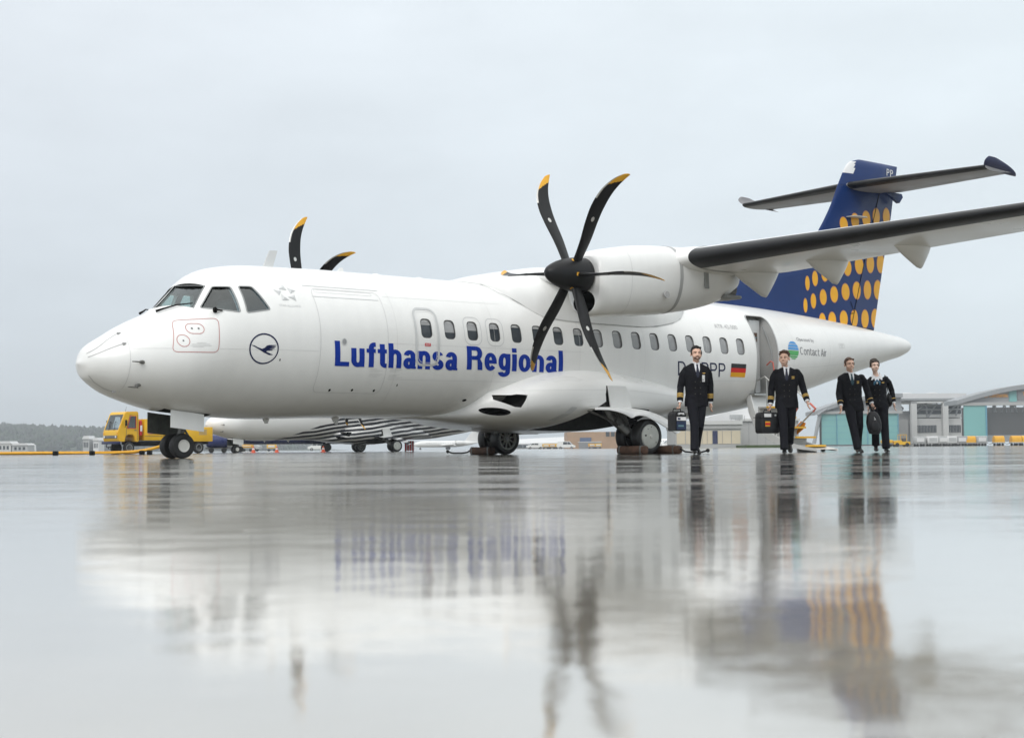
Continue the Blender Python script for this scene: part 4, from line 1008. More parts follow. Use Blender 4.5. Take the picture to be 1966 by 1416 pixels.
for y, z in ((-1.50, .98), (-1.75, .76), (-2.00, .54), (-2.26, .33), (-2.52, .15)):
    b = new(); box(b, 15.04, 15.675, y - .13, y + .13, z - .03, z); st = part('stair_step', b, 'step_grey')
    b = new(); box(b, 15.04, 15.675, y + .10, y + .13, z - .20, z - .03); link('riser', b, 'step_grey', st)
    b = new(); box(b, 15.035, 15.68, y - .145, y - .10, z - .034, z + .006); link('nosing', b, 'step_yellow', st)
for x in (15.06, 15.66):
    b = new(); tube(b, [(x, -1.35, 1.55), (x, -1.55, 1.62), (x, -2.05, 1.22), (x, -2.42, .92), (x, -2.02, .60), (x, -1.72, .30)], .018, 8); tube(b, [(x, -1.60, 1.58), (x, -1.60, .95)], .014, 8); hr = part('handrail', b, 'metal_grey')
    b = new(); tube(b, [(x, -2.28, 1.035), (x, -2.42, .92), (x, -2.36, .86)], .024, 8); link('grip', b, 'rail_red', hr)
b = new(); prism(b, [(-1.86, .36), (-2.06, .50), (-2.12, .62), (-2.0, .66), (-1.84, .52)], 'x', 15.69, 15.71); part('stair_handle', fix(b), 'handle_orange')
b = new(); revolve(b, [(-.02, .05), (.02, .05)], (15.36, -2.6, .05), 'x', 14); revolve(b, [(-.02, .045), (.02, .045)], (15.66, -2.6, .05), 'x', 14); part('stair_roller', fix(b), 'metal_dark')
# ================================================================== people
from mathutils.bvhtree import BVHTree
def sphere(bm, c, r, seg=16, rings=10):
    r = r if isinstance(r, (tuple, list)) else (r, r, r)
    m = Matrix.Translation(c) @ Matrix.Diagonal((*r, 1)); bmesh.ops.create_uvsphere(bm, u_segments=seg, v_segments=rings, radius=1, matrix=m)
def flat_tube(bm, pts, rs, seg=14):
    """tube of elliptical rings about +-z: rs = (rx, ry) for each point"""
    rg = []
    for (x, y, z), (rx, ry) in zip(pts, rs): rg.append([(x + rx * math.cos(2 * PI * k / seg), y + ry * math.sin(2 * PI * k / seg), z) for k in range(seg)])
    rings_loft(bm, rg)
def remesh(bm, vox, smooth=2):
    fix(bm); me = bpy.data.meshes.new('t'); bm.to_mesh(me); bm.free(); o = bpy.data.objects.new('t', me); C.objects.link(o)
    md = o.modifiers.new('r', 'REMESH'); md.mode = 'VOXEL'; md.voxel_size = vox; md.use_smooth_shade = True
    if smooth: s = o.modifiers.new('s', 'SMOOTH'); s.iterations = smooth; s.factor = .5
    bpy.context.view_layer.update(); ne = bpy.data.meshes.new_from_object(o.evaluated_get(bpy.context.evaluated_depsgraph_get()))
    bpy.data.objects.remove(o); bpy.data.meshes.remove(me); ne.materials.clear()
    return ne
def bvh_of(me):
    return BVHTree.FromPolygons([v.co[:] for v in me.vertices], [tuple(p.vertices) for p in me.polygons])
def on_front(tree, poly, off=.004, step=.02, X=None):
    """lay a flat (x, z) shape on the front of a body (seen from -y, or through the frame X)"""
    b = new(); flat_poly(b, poly); bmesh.ops.triangulate(b, faces=b.faces[:])
    co = np.array([v.co[:] for v in b.verts]); lo, hi = co.min(0), co.max(0)
    for ax in (0, 1):
        t = lo[ax] + step
        while t < hi[ax]:
            pc = [0, 0, 0]; pc[ax] = t; no = [0, 0, 0]; no[ax] = 1
            bmesh.ops.bisect_plane(b, geom=b.verts[:] + b.edges[:] + b.faces[:], plane_co=pc, plane_no=no); t += step
    X = X or Matrix.Identity(4); d = (X.to_3x3() @ Vector((0, 1, 0))).normalized(); last = None
    for v in b.verts:
        o = X @ Vector((v.co.x, -.6, v.co.y)); h = tree.ray_cast(o, d, 1.2)
        v.co = (h[0] - d * off) if h[0] is not None else (last if last else o + d * .5)
        if h[0] is not None: last = v.co.copy()
    for f in b.faces: f.normal_update()
    if sum((f.normal.dot(d) for f in b.faces)) > 0: bmesh.ops.reverse_faces(b, faces=b.faces)
    return b
def hand(bm, w, d, s, fist=False):
    """w wrist, d direction of the forearm, s +1 for the hand at +x; thumb points to the front (-y)"""
    w = Vector(w); d = Vector(d).normalized(); f = Vector((0, -1, 0)); f = (f - d * f.dot(d)).normalized(); n = d.cross(f) * s     # n: out of the back of the hand
    p = w + d * .085
    rings_loft(bm, [[tuple(w + d * a + f * math.cos(2 * PI * k / 12) * rf + n * math.sin(2 * PI * k / 12) * rn) for k in range(12)] for a, rf, rn in ((-.03, .027, .022), (.02, .032, .019), (.06, .041, .019), (.092, .040, .015))])
    for i, ln in enumerate((.070, .080, .075, .058)):
        k = p + f * (.029 - .0195 * i)
        if fist: q = [k, k + d * .030 - n * .010, k + d * .030 - n * .040, k + d * .005 - n * .048]
        else: q = [k, k + d * ln * .45 - n * .006, k + d * ln * .8 - n * .020, k + d * ln * .95 - n * .034]
        tube(bm, q, [.0098, .0092, .0085, .0068], 8)
    t = w + d * .025 + f * .028
    tube(bm, [t, t + d * .030 + f * .020 - n * .012, t + d * .058 + f * (.010 if fist else .022) - n * (.030 if fist else .018)], [.014, .012, .0085], 8)
def person(loc, rz, H, label, arms, feet, head, skin='skin', hair='hair_black', braid=0, hair_style='short', female=False, tie='tie', extra=None, beard=False, badge=False, lean=0.):
    """arms: for viewer-left and viewer-right (shoulder, elbow, wrist, fist); feet: (hip, knee, ankle, toe direction)"""
    k = H / 1.80; sh = .86 if female else 1.0
    hx, hz, hrot = head; hz = H - .128 * k
    HX_ = Matrix.Translation((hx, -.02, hz)) @ Matrix.Rotation(hrot, 4, 'Z') @ Matrix.Scale(k * (1.06 if female else 1.11), 4)
    # --- body
    b = new()
    hb = new()
    sphere(hb, (0, .012, .030), (.077, .096, .090), 20, 14); sphere(hb, (0, -.022, -.035), (.063, .074, .080), 20, 14)
    sphere(hb, (0, -.050, -.088), (.034, .036, .026)); sphere(hb, (-.036, -.045, -.040), (.030, .038, .036)); sphere(hb, (.036, -.045, -.040), (.030, .038, .036))
    tube(hb, [(0, -.086, .022), (0, -.100, -.005), (0, -.114, -.030), (0, -.098, -.040)], [.009, .010, .0135, .010], 8); sphere(hb, (-.013, -.098, -.034), .009); sphere(hb, (.013, -.098, -.034), .009)
    tube(hb, [(-.050, -.066, .026), (-.025, -.086, .030), (0, -.086, .026), (.025, -.086, .030), (.050, -.066, .026)], .010, 8)
    tube(hb, [(-.024, -.084, -.066), (0, -.093, -.063), (.024, -.084, -.066)], [.006, .0085, .006], 8); tube(hb, [(-.020, -.083, -.075), (0, -.092, -.076), (.020, -.083, -.075)], [.006, .009, .006], 8)
    for s in (-1, 1):
        sphere(hb, (s * .079, .012, -.012), (.010, .020, .032)); sphere(hb, (s * .027, -.070, .006), .0155)
    hb.transform(HX_); tm = bpy.data.meshes.new('h'); hb.to_mesh(tm); hb.free(); b.from_mesh(tm); bpy.data.meshes.remove(tm)
    flat_tube(b, [(hx * .4, .02, 1.40 * k), (hx * .6, .015, 1.50 * k), (hx * .85, .008, 1.56 * k), (hx, .0, 1.64 * k)], [(.10, .075), (.060 * sh, .062), (.054 * sh, .058), (.052 * sh, .060)])
    tor = [(.88, .150, .095), (.98, .155, .10), (1.10, .135, .09), (1.25, .155, .10), (1.38, .17, .10), (1.46, .12, .075)]
    flat_tube(b, [(lean * (z - .9), .01, z * k) for z, _, _ in tor], [(a * sh, c) for _, a, c in tor], 20)
    for (S, E, Wp, fist), s in zip(arms, (-1, 1)):
        tube(b, [(S[0] * .72, S[1], S[2] - .06), (S[0] * .5 + E[0] * .5, S[1] * .5 + E[1] * .5, S[2] * .5 + E[2] * .5), E, Wp], [.040 * sh, .042 * sh, .038 * sh, .026 * sh], 12); d = Vector(Wp) - Vector(E); hand(b, Wp, d + Vector((0, 0, -.25)), s, fist)
    for (Hp, K, A, T) in feet: tube(b, [Hp, K, A], [.075, .050, .036], 12)
    body = link('person', remesh(b, .0055, 3), skin); tree = bvh_of(body.data)
    body.location = loc; body.rotation_euler = (0, 0, rz); tag(body, label, 'person', 'airline crew walking across the apron')
    P = lambda n, bm_, m, **q: link(n, bm_, m, body, **q)
    # --- trousers
    b = new()
    flat_tube(b, [(lean * .1, .012, 1.04 * k), (0, .012, .96 * k), (0, .012, .86 * k)], [(.155 * sh, .108), (.172 * sh, .118), (.165 * sh, .112)], 20)
    for (Hp, K, A, T) in feet:
        Hp, K, A = Vector(Hp), Vector(K), Vector(A); m1 = (Hp + K) / 2
        tube(b, [Hp + Vector((0, 0, .03)), m1, K, (K + A) / 2 + Vector((0, .012, 0)), A + Vector((0, .010, -.016))], [.100, .092 * (.92 if female else 1), .078, .072, .073], 16)
    P('trousers', remesh(b, .0085, 3), 'suit_trouser')
    # --- jacket: trunk, shoulders and sleeves in one cloth
    b = new(); hem = .80
    if female: tr = [(.84, .182, .122), (.92, .184, .124), (1.02, .162, .112), (1.10, .150, .106), (1.20, .162, .117), (1.29, .182, .130), (1.37, .190, .110), (1.415, .165, .088), (1.465, .080, .068)]
    else: tr = [(.795, .208, .132), (.90, .203, .128), (1.04, .187, .124), (1.18, .200, .132), (1.31, .222, .138), (1.39, .236, .126), (1.435, .222, .108), (1.475, .160, .090), (1.515, .082, .072)]
    flat_tube(b, [(lean * (z - .9), .01, z * k) for z, _, _ in tr], [(a, c) for _, a, c in tr], 24)
    for (S, E, Wp, fist), s in zip(arms, (-1, 1)):
        S, E, Wp = Vector(S), Vector(E), Vector(Wp); sphere(b, S + Vector((-s * .035, 0, -.022)), (.064 * sh, .070, .054))
        tube(b, [S + Vector((-s * .035, 0, -.025)), S * .65 + E * .35, E + Vector((s * .004, .006, 0)), E * .45 + Wp * .55, Wp * .94 + E * .06], [.060 * sh, .065 * sh, .061 * sh, .056 * sh, .052 * sh], 16)
    jm = remesh(b, .0075, 3)
    for v in jm.vertices:      # soft folds at the elbows and waist
        c = v.co; q = noise.noise(Vector((c.x * 9 + H * 7, c.y * 9, c.z * 13)))
        v.co += Vector((c.x, c.y, 0)).normalized() * q * .006
    jk = P('jacket', jm, 'suit'); jt = bvh_of(jm)
    ox = lean * .45
    # --- shirt front, tie or scarf, lapels, buttons
    if not female:
        P('shirt', on_front(jt, [(ox - .052, 1.515 * k), (ox + .052, 1.515 * k), (ox + .040, 1.40 * k), (ox + .010, 1.285 * k), (ox - .010, 1.285 * k), (ox - .040, 1.40 * k)], .006), 'shirt')
        b = new()
        for s in (-1, 1):
            pts = [(ox + s * .012, -.078, 1.485 * k), (ox + s * .058, -.062, 1.475 * k), (ox + s * .070, .0, 1.515 * k), (ox + s * .055, .055, 1.535 * k)]
            top = [(ox + s * .008, -.072, 1.515 * k), (ox + s * .050, -.050, 1.535 * k), (ox + s * .062, .0, 1.55 * k), (ox + s * .05, .052, 1.565 * k)]
            rings_loft(b, [[p, q] for p, q in zip(pts, top)], cap=False, closed=False)
        P('collar', fix(b), 'shirt')
        P('tie', on_front(jt, [(ox - .018, 1.492 * k), (ox + .018, 1.492 * k), (ox + .014, 1.455 * k), (ox + .032, 1.33 * k), (ox + .012, 1.275 * k), (ox - .012, 1.275 * k), (ox - .032, 1.33 * k), (ox - .014, 1.455 * k)], .012), tie)
    else:
        P('blouse', on_front(jt, [(ox - .06, 1.46 * k), (ox + .06, 1.46 * k), (ox + .03, 1.37 * k), (ox, 1.31 * k), (ox - .03, 1.37 * k)], .006), 'shirt')
        b = new()
        for s in (-1, 1):
            rings_loft(b, [[(ox + s * .015, -.085, 1.40 * k), (ox + s * .01, -.078, 1.45 * k)], [(ox + s * .10, -.085, 1.395 * k), (ox + s * .06, -.055, 1.50 * k)], [(ox + s * .105, -.03, 1.45 * k), (ox + s * .068, .0, 1.53 * k)], [(ox + s * .07, .06, 1.49 * k), (ox + s * .05, .055, 1.55 * k)]], cap=False, closed=False)
        P('collar', fix(b), 'shirt')
        b = new(); sphere(b, (ox, -.110, 1.385 * k), (.020, .014, .020)); tube(b, [(ox, -.112, 1.385 * k), (ox - .045, -.118, 1.345 * k), (ox - .055, -.118, 1.30 * k)], [.012, .022, .012], 8); tube(b, [(ox, -.112, 1.385 * k), (ox + .045, -.118, 1.35 * k), (ox + .045, -.118, 1.30 * k)], [.012, .022, .012], 8)
        P('scarf', fix(b), 'scarf_blue')
    for s in (-1, 1):
        b = on_front(jt, [(ox + s * .058, 1.49 * k), (ox + s * .085, 1.455 * k), (ox + s * .088, 1.40 * k), (ox + s * .070, 1.385 * k), (ox + s * .075, 1.36 * k), (ox + s * .014, 1.24 * k), (ox + s * .006, 1.27 * k), (ox + s * .040, 1.40 * k)], .009)
        P('lapel', b, 'suit_trouser')
    for z in (1.20, 1.10, 1.00):
        for s in (-1, 1): P('button', on_front(jt, ellip(ox + s * .045, z * k, .009, .009, 10), .008), 'button_dark')
    P('front_seam', on_front(jt, [(ox + .006, 1.25 * k), (ox + .012, 1.25 * k), (ox + .016, .83 * k), (ox + .009, .83 * k)], .004), 'black_matte')
    for s in (-1, 1): P('pocket_flap', on_front(jt, [(ox + s * .06, .985 * k), (ox + s * .15, .995 * k), (ox + s * .15, .955 * k), (ox + s * .06, .945 * k)], .006), 'suit_trouser')
    if not female or True:
        P('wing_badge', on_front(jt, [(ox + .075, 1.345 * k), (ox + .11, 1.352 * k), (ox + .145, 1.347 * k), (ox + .12, 1.335 * k), (ox + .10, 1.335 * k)], .010), 'gold_braid')
    if badge:
        b = on_front(jt, [(ox + .075, 1.31 * k), (ox + .125, 1.31 * k), (ox + .125, 1.20 * k), (ox + .075, 1.20 * k)], .012); bd = P('name_badge', b, 'print_white')
        P('badge_photo', on_front(jt, [(ox + .082, 1.245 * k), (ox + .100, 1.245 * k), (ox + .100, 1.215 * k), (ox + .082, 1.215 * k)], .015), 'mid_grey')
    elif not female: P('name_plate', on_front(jt, [(ox + .085, 1.318 * k), (ox + .135, 1.325 * k), (ox + .135, 1.312 * k), (ox + .085, 1.305 * k)], .010), 'gold_braid')
    # --- cuffs and braid
    for (S, E, Wp, fist), s in zip(arms, (-1, 1)):
        E, Wp = Vector(E), Vector(Wp); d = (Wp - E).normalized(); L_ = (Wp - E).length
        for i in range(braid):
            c = E + d * (L_ * .90 - .055 - .021 * i); b = new(); tube(b, [c - d * .0055, c + d * .0055], .0575 * sh + .001 * i, 18); P('sleeve_braid', b, 'gold_braid')
        b = new(); tube(b, [Wp - d * .03, Wp + d * .012], .040 * sh, 14); P('shirt_cuff', b, 'shirt')
    # --- shoes
    for (Hp, K, A, T) in feet:
        A = Vector(A); t = Vector((T[0], T[1], 0)).normalized(); pitch = T[2]; sd_ = t.cross(Vector((0, 0, 1)))
        rg = []
        for a, w, h0, h1 in ((-.075, .028, .0, .07), (-.06, .036, .0, .085), (0, .037, .0, .082), (.06, .041, .0, .062), (.12, .046, .0, .048), (.165, .040, .002, .040), (.19, .022, .006, .028)):
            rg.append([tuple(t * a + sd_ * w * math.cos(2 * PI * j / 14) + Vector((0, 0, max(h0 if math.sin(2 * PI * j / 14) < 0 else -1, h0 + (h1 - h0) * (.5 + .5 * math.sin(2 * PI * j / 14)))))) for j in range(14)])
        b = new(); rings_loft(b, rg); fix(b)
        mt = Matrix.Translation((A.x, A.y, A.z - .075)) @ Matrix.Rotation(pitch, 4, sd_); b.transform(mt)
        lo = min(v.co.z for v in b.verts)
        if A.z < .12:
            for v in b.verts: v.co.z -= lo - .001
        P('shoe', b, 'shoe')
    # --- face and hair
    for s in (-1, 1):
        P('eye', on_front(tree, ellip(s * .027, .005, .011, .0055, 12), .0015, .01, HX_), 'eye_dark')
        P('eyebrow', on_front(tree, [(s * .012, .022), (s * .030, .030), (s * .046, .024), (s * .044, .019), (s * .030, .0235), (s * .012, .017)], .002, .01, HX_), hair)
    P('mouth', on_front(tree, ellip(0, -.070, .021, .0055, 14), .0015, .01, HX_), 'lips')
    if not female: P('teeth', on_front(tree, ellip(0, -.069, .014, .0022, 12), .003, .01, HX_), 'teeth')
    if beard:
        P('beard', on_front(tree, [(-.058, -.045), (-.045, -.062), (-.030, -.052), (-.012, -.050), (.012, -.050), (.030, -.052), (.045, -.062), (.058, -.045), (.050, -.09), (.028, -.108), (-.028, -.108), (-.050, -.09)], .0008, .01, HX_), 'beard')
    hb = new(); sphere(hb, (0, .020, .040), (.082, .094, .088), 24, 18)
    low = -.02 if hair_style == 'bob' else -.005
    for v in list(hb.verts):
        pass
    bmesh.ops.bisect_plane(hb, geom=hb.verts[:] + hb.edges[:] + hb.faces[:], plane_co=(0, -.052, .055), plane_no=Vector((0, -.80, -.60)).normalized(), clear_outer=True)
    bmesh.ops.bisect_plane(hb, geom=hb.verts[:] + hb.edges[:] + hb.faces[:], plane_co=(0, .02, low), plane_no=Vector((0, -.55, -.84)).normalized(), clear_outer=True)
    bmesh.ops.holes_fill(hb, edges=hb.edges[:])
    if hair_style in ('full', 'bob'):
        for i in range(46):
            a = random.uniform(0, 2 * PI); e = random.uniform(.25, 1.45); q = Vector((math.cos(a) * math.cos(e) * .078, math.sin(a) * math.cos(e) * .088 + .018, math.sin(e) * .084 + .042))
            if q.y > -.068: sphere(hb, q, (.020, .022, .016), 8, 6)
        if hair_style == 'bob':
            for s in (-1, 1):
                for z in (.05, .03, .01, -.008): sphere(hb, (s * .076, -.012 + .02 * (z < 0), z), (.016, .034, .018), 8, 6)
            for x in (-.05, -.025, 0, .025, .048): sphere(hb, (x, -.068 + abs(x) * .35, .078), (.022, .018, .020), 8, 6)
        else:
            for x in (-.05, -.028, 0, .028, .05): sphere(hb, (x, -.062 + abs(x) * .3, .098), (.024, .026, .020), 8, 6)
    else:
        for x in (-.052, -.028, 0, .028, .052): sphere(hb, (x, -.060 + abs(x) * .35, .085), (.022, .022, .018), 8, 6)
        for s in (-1, 1): sphere(hb, (s * .077, -.012, .012), (.010, .020, .032), 8, 6)
    hb.transform(HX_); P('hair', remesh(hb, .006, 2), hair)
    return body, jt

def case(loc, rz, label, w, d, h, top='flat', deco=None):
    """black pilot case: rounded body, lid, handle, stickers on the front (-y)"""
    b = new()
    if top == 'sloped':
        prism(b, [(-w / 2, 0), (w / 2, 0), (w / 2, h * .86), (w * .30, h), (-w * .30, h), (-w / 2, h * .86)], 'y', -d / 2, d / 2)
    else:
        rg = []
        for t, z in ((.94, 0), (1, .02), (1.02, h * .35), (1, h * .80), (.96, h * .93), (.80, h)):
            rg.append([(w / 2 * t * se(2 * PI * j / 28, .35)[0], d / 2 * t * se(2 * PI * j / 28, .35)[1], z) for j in range(28)])
        rings_loft(b, rg)
    fix(b); bmesh.ops.bevel(b, geom=[e for e in b.edges if e.calc_face_angle(0) > .5], offset=.012, segments=2, affect='EDGES')
    o = link('flight_case', b, 'leather'); o.location = loc; o.rotation_euler = (0, 0, rz); tag(o, label, 'case', 'bags carried by the crew')
    b = new(); tube(b, [(-.075, 0, h - .01), (-.06, 0, h + .045), (.06, 0, h + .045), (.075, 0, h - .01)], .011, 8); link('handle', b, 'leather', o)
    for x in (-w * .22, w * .22): b = new(); box(b, x - .018, x + .018, -d / 2 - .012, -d / 2 + .004, h * .80, h * .90, .004); link('latch', b, 'metal_grey', o)
    if top != 'sloped': b = new(); box(b, -w / 2 - .01, w / 2 + .01, -d / 2 - .01, d / 2 + .01, h * .74, h * .765, .005); link('flap_edge', b, 'leather', o)
    for nm, (x0, x1, z0, z1), m in deco or []:
        b = new(); y = -d / 2 - (.020 if nm == 'sticker_mark' else .014)
        b.faces.new([b.verts.new(p) for p in ((x0, y, z0), (x1, y, z0), (x1, y, z1), (x0, y, z1))]); link(nm, b, m, o)
    return o

# the four of the crew; in their own axes -y is forward (towards the camera), viewer-left arm first
def wx(u, D): return (u - 983) / 2966.5 * D
p1 = person((wx(1337, 26.4), 26.4, 0), R(5), 1.85, 'bearded pilot with four gold sleeve stripes and white name badge carrying a narrow dark case',
    [((-.205, 0, 1.475), (-.268, .02, 1.15), (-.305, -.08, .89), True), ((.205, 0, 1.475), (.258, .10, 1.16), (.262, .10, .885), False)],
    [((-.085, 0, .93), (-.068, -.14, .50), (-.098, -.26, .085), (-.15, -1, .12)), ((.085, 0, .93), (.040, -.02, .49), (.048, .30, .16), (.1, -1, -.55))],
    (0.0, 0, 0), hair='hair_black', braid=4, beard=True, badge=True)
p2 = person((wx(1510, 27.2), 27.2, 0), R(-7), 1.80, 'brown haired pilot with three gold sleeve stripes carrying the wide black case',
    [((-.205, 0, 1.455), (-.258, .04, 1.13), (-.285, -.04, .87), True), ((.215, 0, 1.455), (.282, .05, 1.16), (.350, -.12, .91), False)],
    [((-.085, 0, .91), (-.070, -.12, .49), (-.065, -.22, .09), (-.05, -1, 0)), ((.080, 0, .91), (.065, .08, .50), (.055, .34, .20), (.05, -1, -.7))],
    (-.03, 0, R(-14)), hair='hair_brown', braid=3, hair_style='full')
p3 = person((wx(1637, 28.5), 28.5, 0), R(6), 1.75, 'officer with one sleeve stripe and dark teal tie walking beside the woman',
    [((-.205, 0, 1.41), (-.258, .00, 1.09), (-.290, -.18, .86), False), ((.200, 0, 1.415), (.285, .03, 1.12), (.335, -.06, .91), True)],
    [((-.080, 0, .89), (-.050, -.14, .48), (-.005, -.26, .085), (-.1, -1, .12)), ((.085, 0, .89), (.120, .03, .48), (.160, .24, .14), (.15, -1, -.45))],
    (-.06, 0, R(4)), hair='hair_brown', braid=1, tie='tie_teal', lean=-.10)
p4 = person((wx(1687, 28.95), 28.95, 0), R(-8), 1.745, 'short haired woman in dark trouser uniform with white blouse collar and blue neck scarf',
    [((-.165, 0, 1.39), (-.20, .06, 1.10), (-.19, .05, .87), False), ((.165, 0, 1.395), (.245, .10, 1.15), (.280, .06, .93), False)],
    [((-.075, 0, .88), (-.070, .03, .48), (-.055, .18, .15), (-.05, -1, -.35)), ((.075, 0, .88), (.090, -.06, .48), (.105, -.14, .09), (.1, -1, 0))],
    (-.07, 0, R(14)), skin='skin_pale', hair='hair_dark', braid=1, hair_style='bob', female=True, lean=-.08)
# what they carry
q = Vector((wx(1337, 26.4), 26.4, 0))
case((q.x - .345, q.y - .05, .40), R(18), 'narrow dark case with peaked lid and pale stickers carried by the bearded pilot', .20, .34, .335, 'sloped',
     [('sticker', (-.05, .05, .285, .305), 'print_white'), ('sticker', (-.085, .085, .175, .235), 'print_white'), ('sticker_mark', (-.07, -.02, .19, .222), 'sticker_navy'), ('sticker', (-.088, .088, .02, .165), 'sticker_navy'), ('sticker_mark', (-.06, .04, .07, .10), 'sticker_teal')])
q = Vector((wx(1510, 27.2), 27.2, 0))
case((q.x - .35, q.y - .02, .355), R(24), 'wide black case with rounded flap and red yellow sticker carried by the brown haired pilot', .40, .24, .37, 'flat',
     [('sticker', (-.15, -.005, .285, .345), 'print_white'), ('sticker', (-.13, -.03, .12, .21), 'flag_gold'), ('sticker_mark', (-.13, -.03, .145, .185), 'flag_red')])
q = Vector((wx(1637, 28.5), 28.5, 0))
b = new(); rg = []
for z, a, d, x in ((.30, .05, .05, .02), (.315, .10, .07, .015), (.40, .125, .09, .01), (.52, .135, .10, .0), (.63, .115, .09, -.01), (.70, .075, .065, -.015), (.725, .03, .03, -.02)):
    rg.append([(x + a * se(2 * PI * j / 24, .7)[0], d * se(2 * PI * j / 24, .7)[1], z - .30) for j in range(24)])
rings_loft(b, rg); bag = link('crew_bag', fix(b), 'leather'); bag.location = (q.x + .36, q.y - .07, .335); tag(bag, 'soft black bag with small white mark hanging between the officer and the woman', 'bag', 'bags carried by the crew')
b = new(); tube(b, [(-.05, 0, .40), (-.05, 0, .48), (-.02, 0, .505), (.0, 0, .48), (.03, 0, .38)], .011, 8); link('handle', b, 'leather', bag)
b = new(); sphere(b, (.005, -.075, .15), (.085, .045, .12), 16, 10); link('front_pocket', b, 'leather', bag)
for a in (-1, 1): b = new(); tube(b, [(-.015, -.112, .31), (.0, -.118, .285), (a * .016, -.116, .26)], .005, 6); link('white_mark', b, 'print_white', bag)
b = new(); tube(b, [(-.10, -.045, .32), (-.115, -.07, .18), (-.09, -.06, .05)], .009, 6); tube(b, [(.09, -.045, .32), (.11, -.07, .18), (.09, -.06, .05)], .009, 6); link('strap', b, 'leather', bag)
q = Vector((wx(1687, 28.95), 28.95, 0))
b = new(); sphere(b, (0, 0, 0), (.07, .12, .13), 16, 12); sb = link('shoulder_bag', b, 'leather'); sb.location = (q.x + .215, q.y + .10, .98); tag(sb, 'small black shoulder bag hanging behind the elbow of the woman', 'bag', 'bags carried by the crew')
b = new(); tube(b, [(-.02, -.06, .10), (-.075, -.12, .30), (-.085, -.10, .44), (-.07, .0, .47), (-.03, .06, .12)], .010, 8); link('strap', b, 'leather', sb)
# ================================================================== chocks by the main wheels
PW = plane.matrix_basis.copy()
def A2W(x, y, z=0): return PW @ Vector((x, y, z))
def chock(x, y0, y1, label, rope=None):
    o = empty('wheel_chock', A2W(x, (y0 + y1) / 2, 0), A_ROT); tag(o, label, 'chock', 'wheel chocks at the main wheels')
    h = (y1 - y0) / 2; b = new(); rg = []
    for t in (-1, -.985, -.95, -.3, .3, .95, .985, 1):
        k = (.75, .92, 1, 1, 1, 1, .92, .75)[(-1, -.985, -.95, -.3, .3, .95, .985, 1).index(t)]
        rg.append([(k * .085 * se(2 * PI * j / 16, .6)[0], t * h, .078 + k * .078 * se(2 * PI * j / 16, .6)[1]) for j in range(16)])
    rings_loft(b, rg); link('block', fix(b), 'chock_wood', o)
    for t in (-.8, .8): b = new(); box(b, -.088, .088, t * h - .02, t * h + .02, .0, .162, .008); link('end_band', b, 'metal_dark', o)
    if rope:
        b = new(); tube(b, rope, .017, 8); r_ = link('rope', b, 'rope_black', o)
        b = new(); e = Vector(rope[-1]); sphere(b, e, .038, 10, 8); link('rope_knot', b, 'rope_black', r_)
    return o
chock(10.24, -2.62, -1.93, 'rusty brown chock bar in front of the near main wheels with the white hub cap')
chock(11.05, -2.75, -1.6, 'dark chock bar with looped rope behind the near main wheels', [(0, -.58, .10), (.05, -.66, .04), (.10, -.80, .025), (.16, -.98, .03), (.20, -1.10, .06)])
chock(10.24, 1.80, 2.46, 'brown chock bar with short rope in front of the far spoked main wheels', [(0, .35, .11), (-.05, .43, .05), (-.10, .57, .03), (-.2, .75, .035), (-.25, .85, .07)])

# ================================================================== second turboprop parked behind, striped
keepn = {'fuselage', 'belly_fairing', 'wing', 'deicing_boot', 'wing_fairing', 'engine_nacelle', 'propeller', 'fin', 'rudder', 'fin_tip', 'tailplane', 'nose_wheel', 'main_wheel', 'nose_gear_leg', 'main_gear_leg', 'nose_gear_door', 'main_gear_door', 'upper_gear_door', 'cabin_window', 'cockpit_window', 'pitot_tube', 'belly_aerial', 'windscreen', 'flap_fairing'}
base = lambda o: o.name.split('.')[0]
second = copy_tree(plane, None, lambda o: o.parent is not plane or base(o) in keepn)
# the first copy keeps its place relative to its nose wheels
D2 = 84.; a2 = R(35); ng = Vector((1.852 * math.cos(a2), 1.852 * math.sin(a2), 0))
second.location = Vector((wx(452, D2), D2, 0)) - ng; second.rotation_euler = (0, 0, a2)
second['label'] = 'far turboprop with black and white zebra stripes parked behind the first airliner'
def reparent_fix(o):
    pass
def setmat(o, m):
    for s in o.material_slots:
        q = s.material
        if q is not None and q.name in ('white_paint', 'belly_paint', 'tail_blue'): s.link = 'OBJECT'; s.material = M[m]
for ch in second.children:
    n_ = base(ch)
    if n_ in ('fuselage', 'belly_fairing', 'main_gear_door'): setmat(ch, 'zebra_livery')
    elif n_ in ('fin', 'rudder', 'fin_tip'): setmat(ch, 'white_paint')

# ================================================================== yellow service truck with its cable bundle
TR = empty('service_truck', (0, 0, 0), R(42)); tag(TR, 'small yellow cab-over ground power truck beyond the nose wheel', 'truck')
def tp(n, b, m, par=None, **k): return link(n, fix(b), m, par or TR, **k)
TW = .82
b = new(); cabp = [(.10, .62), (.04, .72), (.02, 1.10), (.42, 2.06), (.52, 2.14), (1.18, 2.16), (1.24, 2.08), (1.26, .62), (1.05, .62), (1.0, .86), (.86, .98), (.60, .98), (.46, .86), (.42, .62)]
prism(b, cabp, 'y', -TW, TW); fix(b); bmesh.ops.bevel(b, geom=[e for e in b.edges if e.calc_face_angle(0) > .3], offset=.025, segments=2, affect='EDGES'); cab = link('cab', b, 'truck_yellow')
ct = new(); prism(ct, [(.20, 1.18), (1.12, 1.18), (1.12, 2.02), (.50, 2.02)], 'y', -TW + .06, TW - .06)
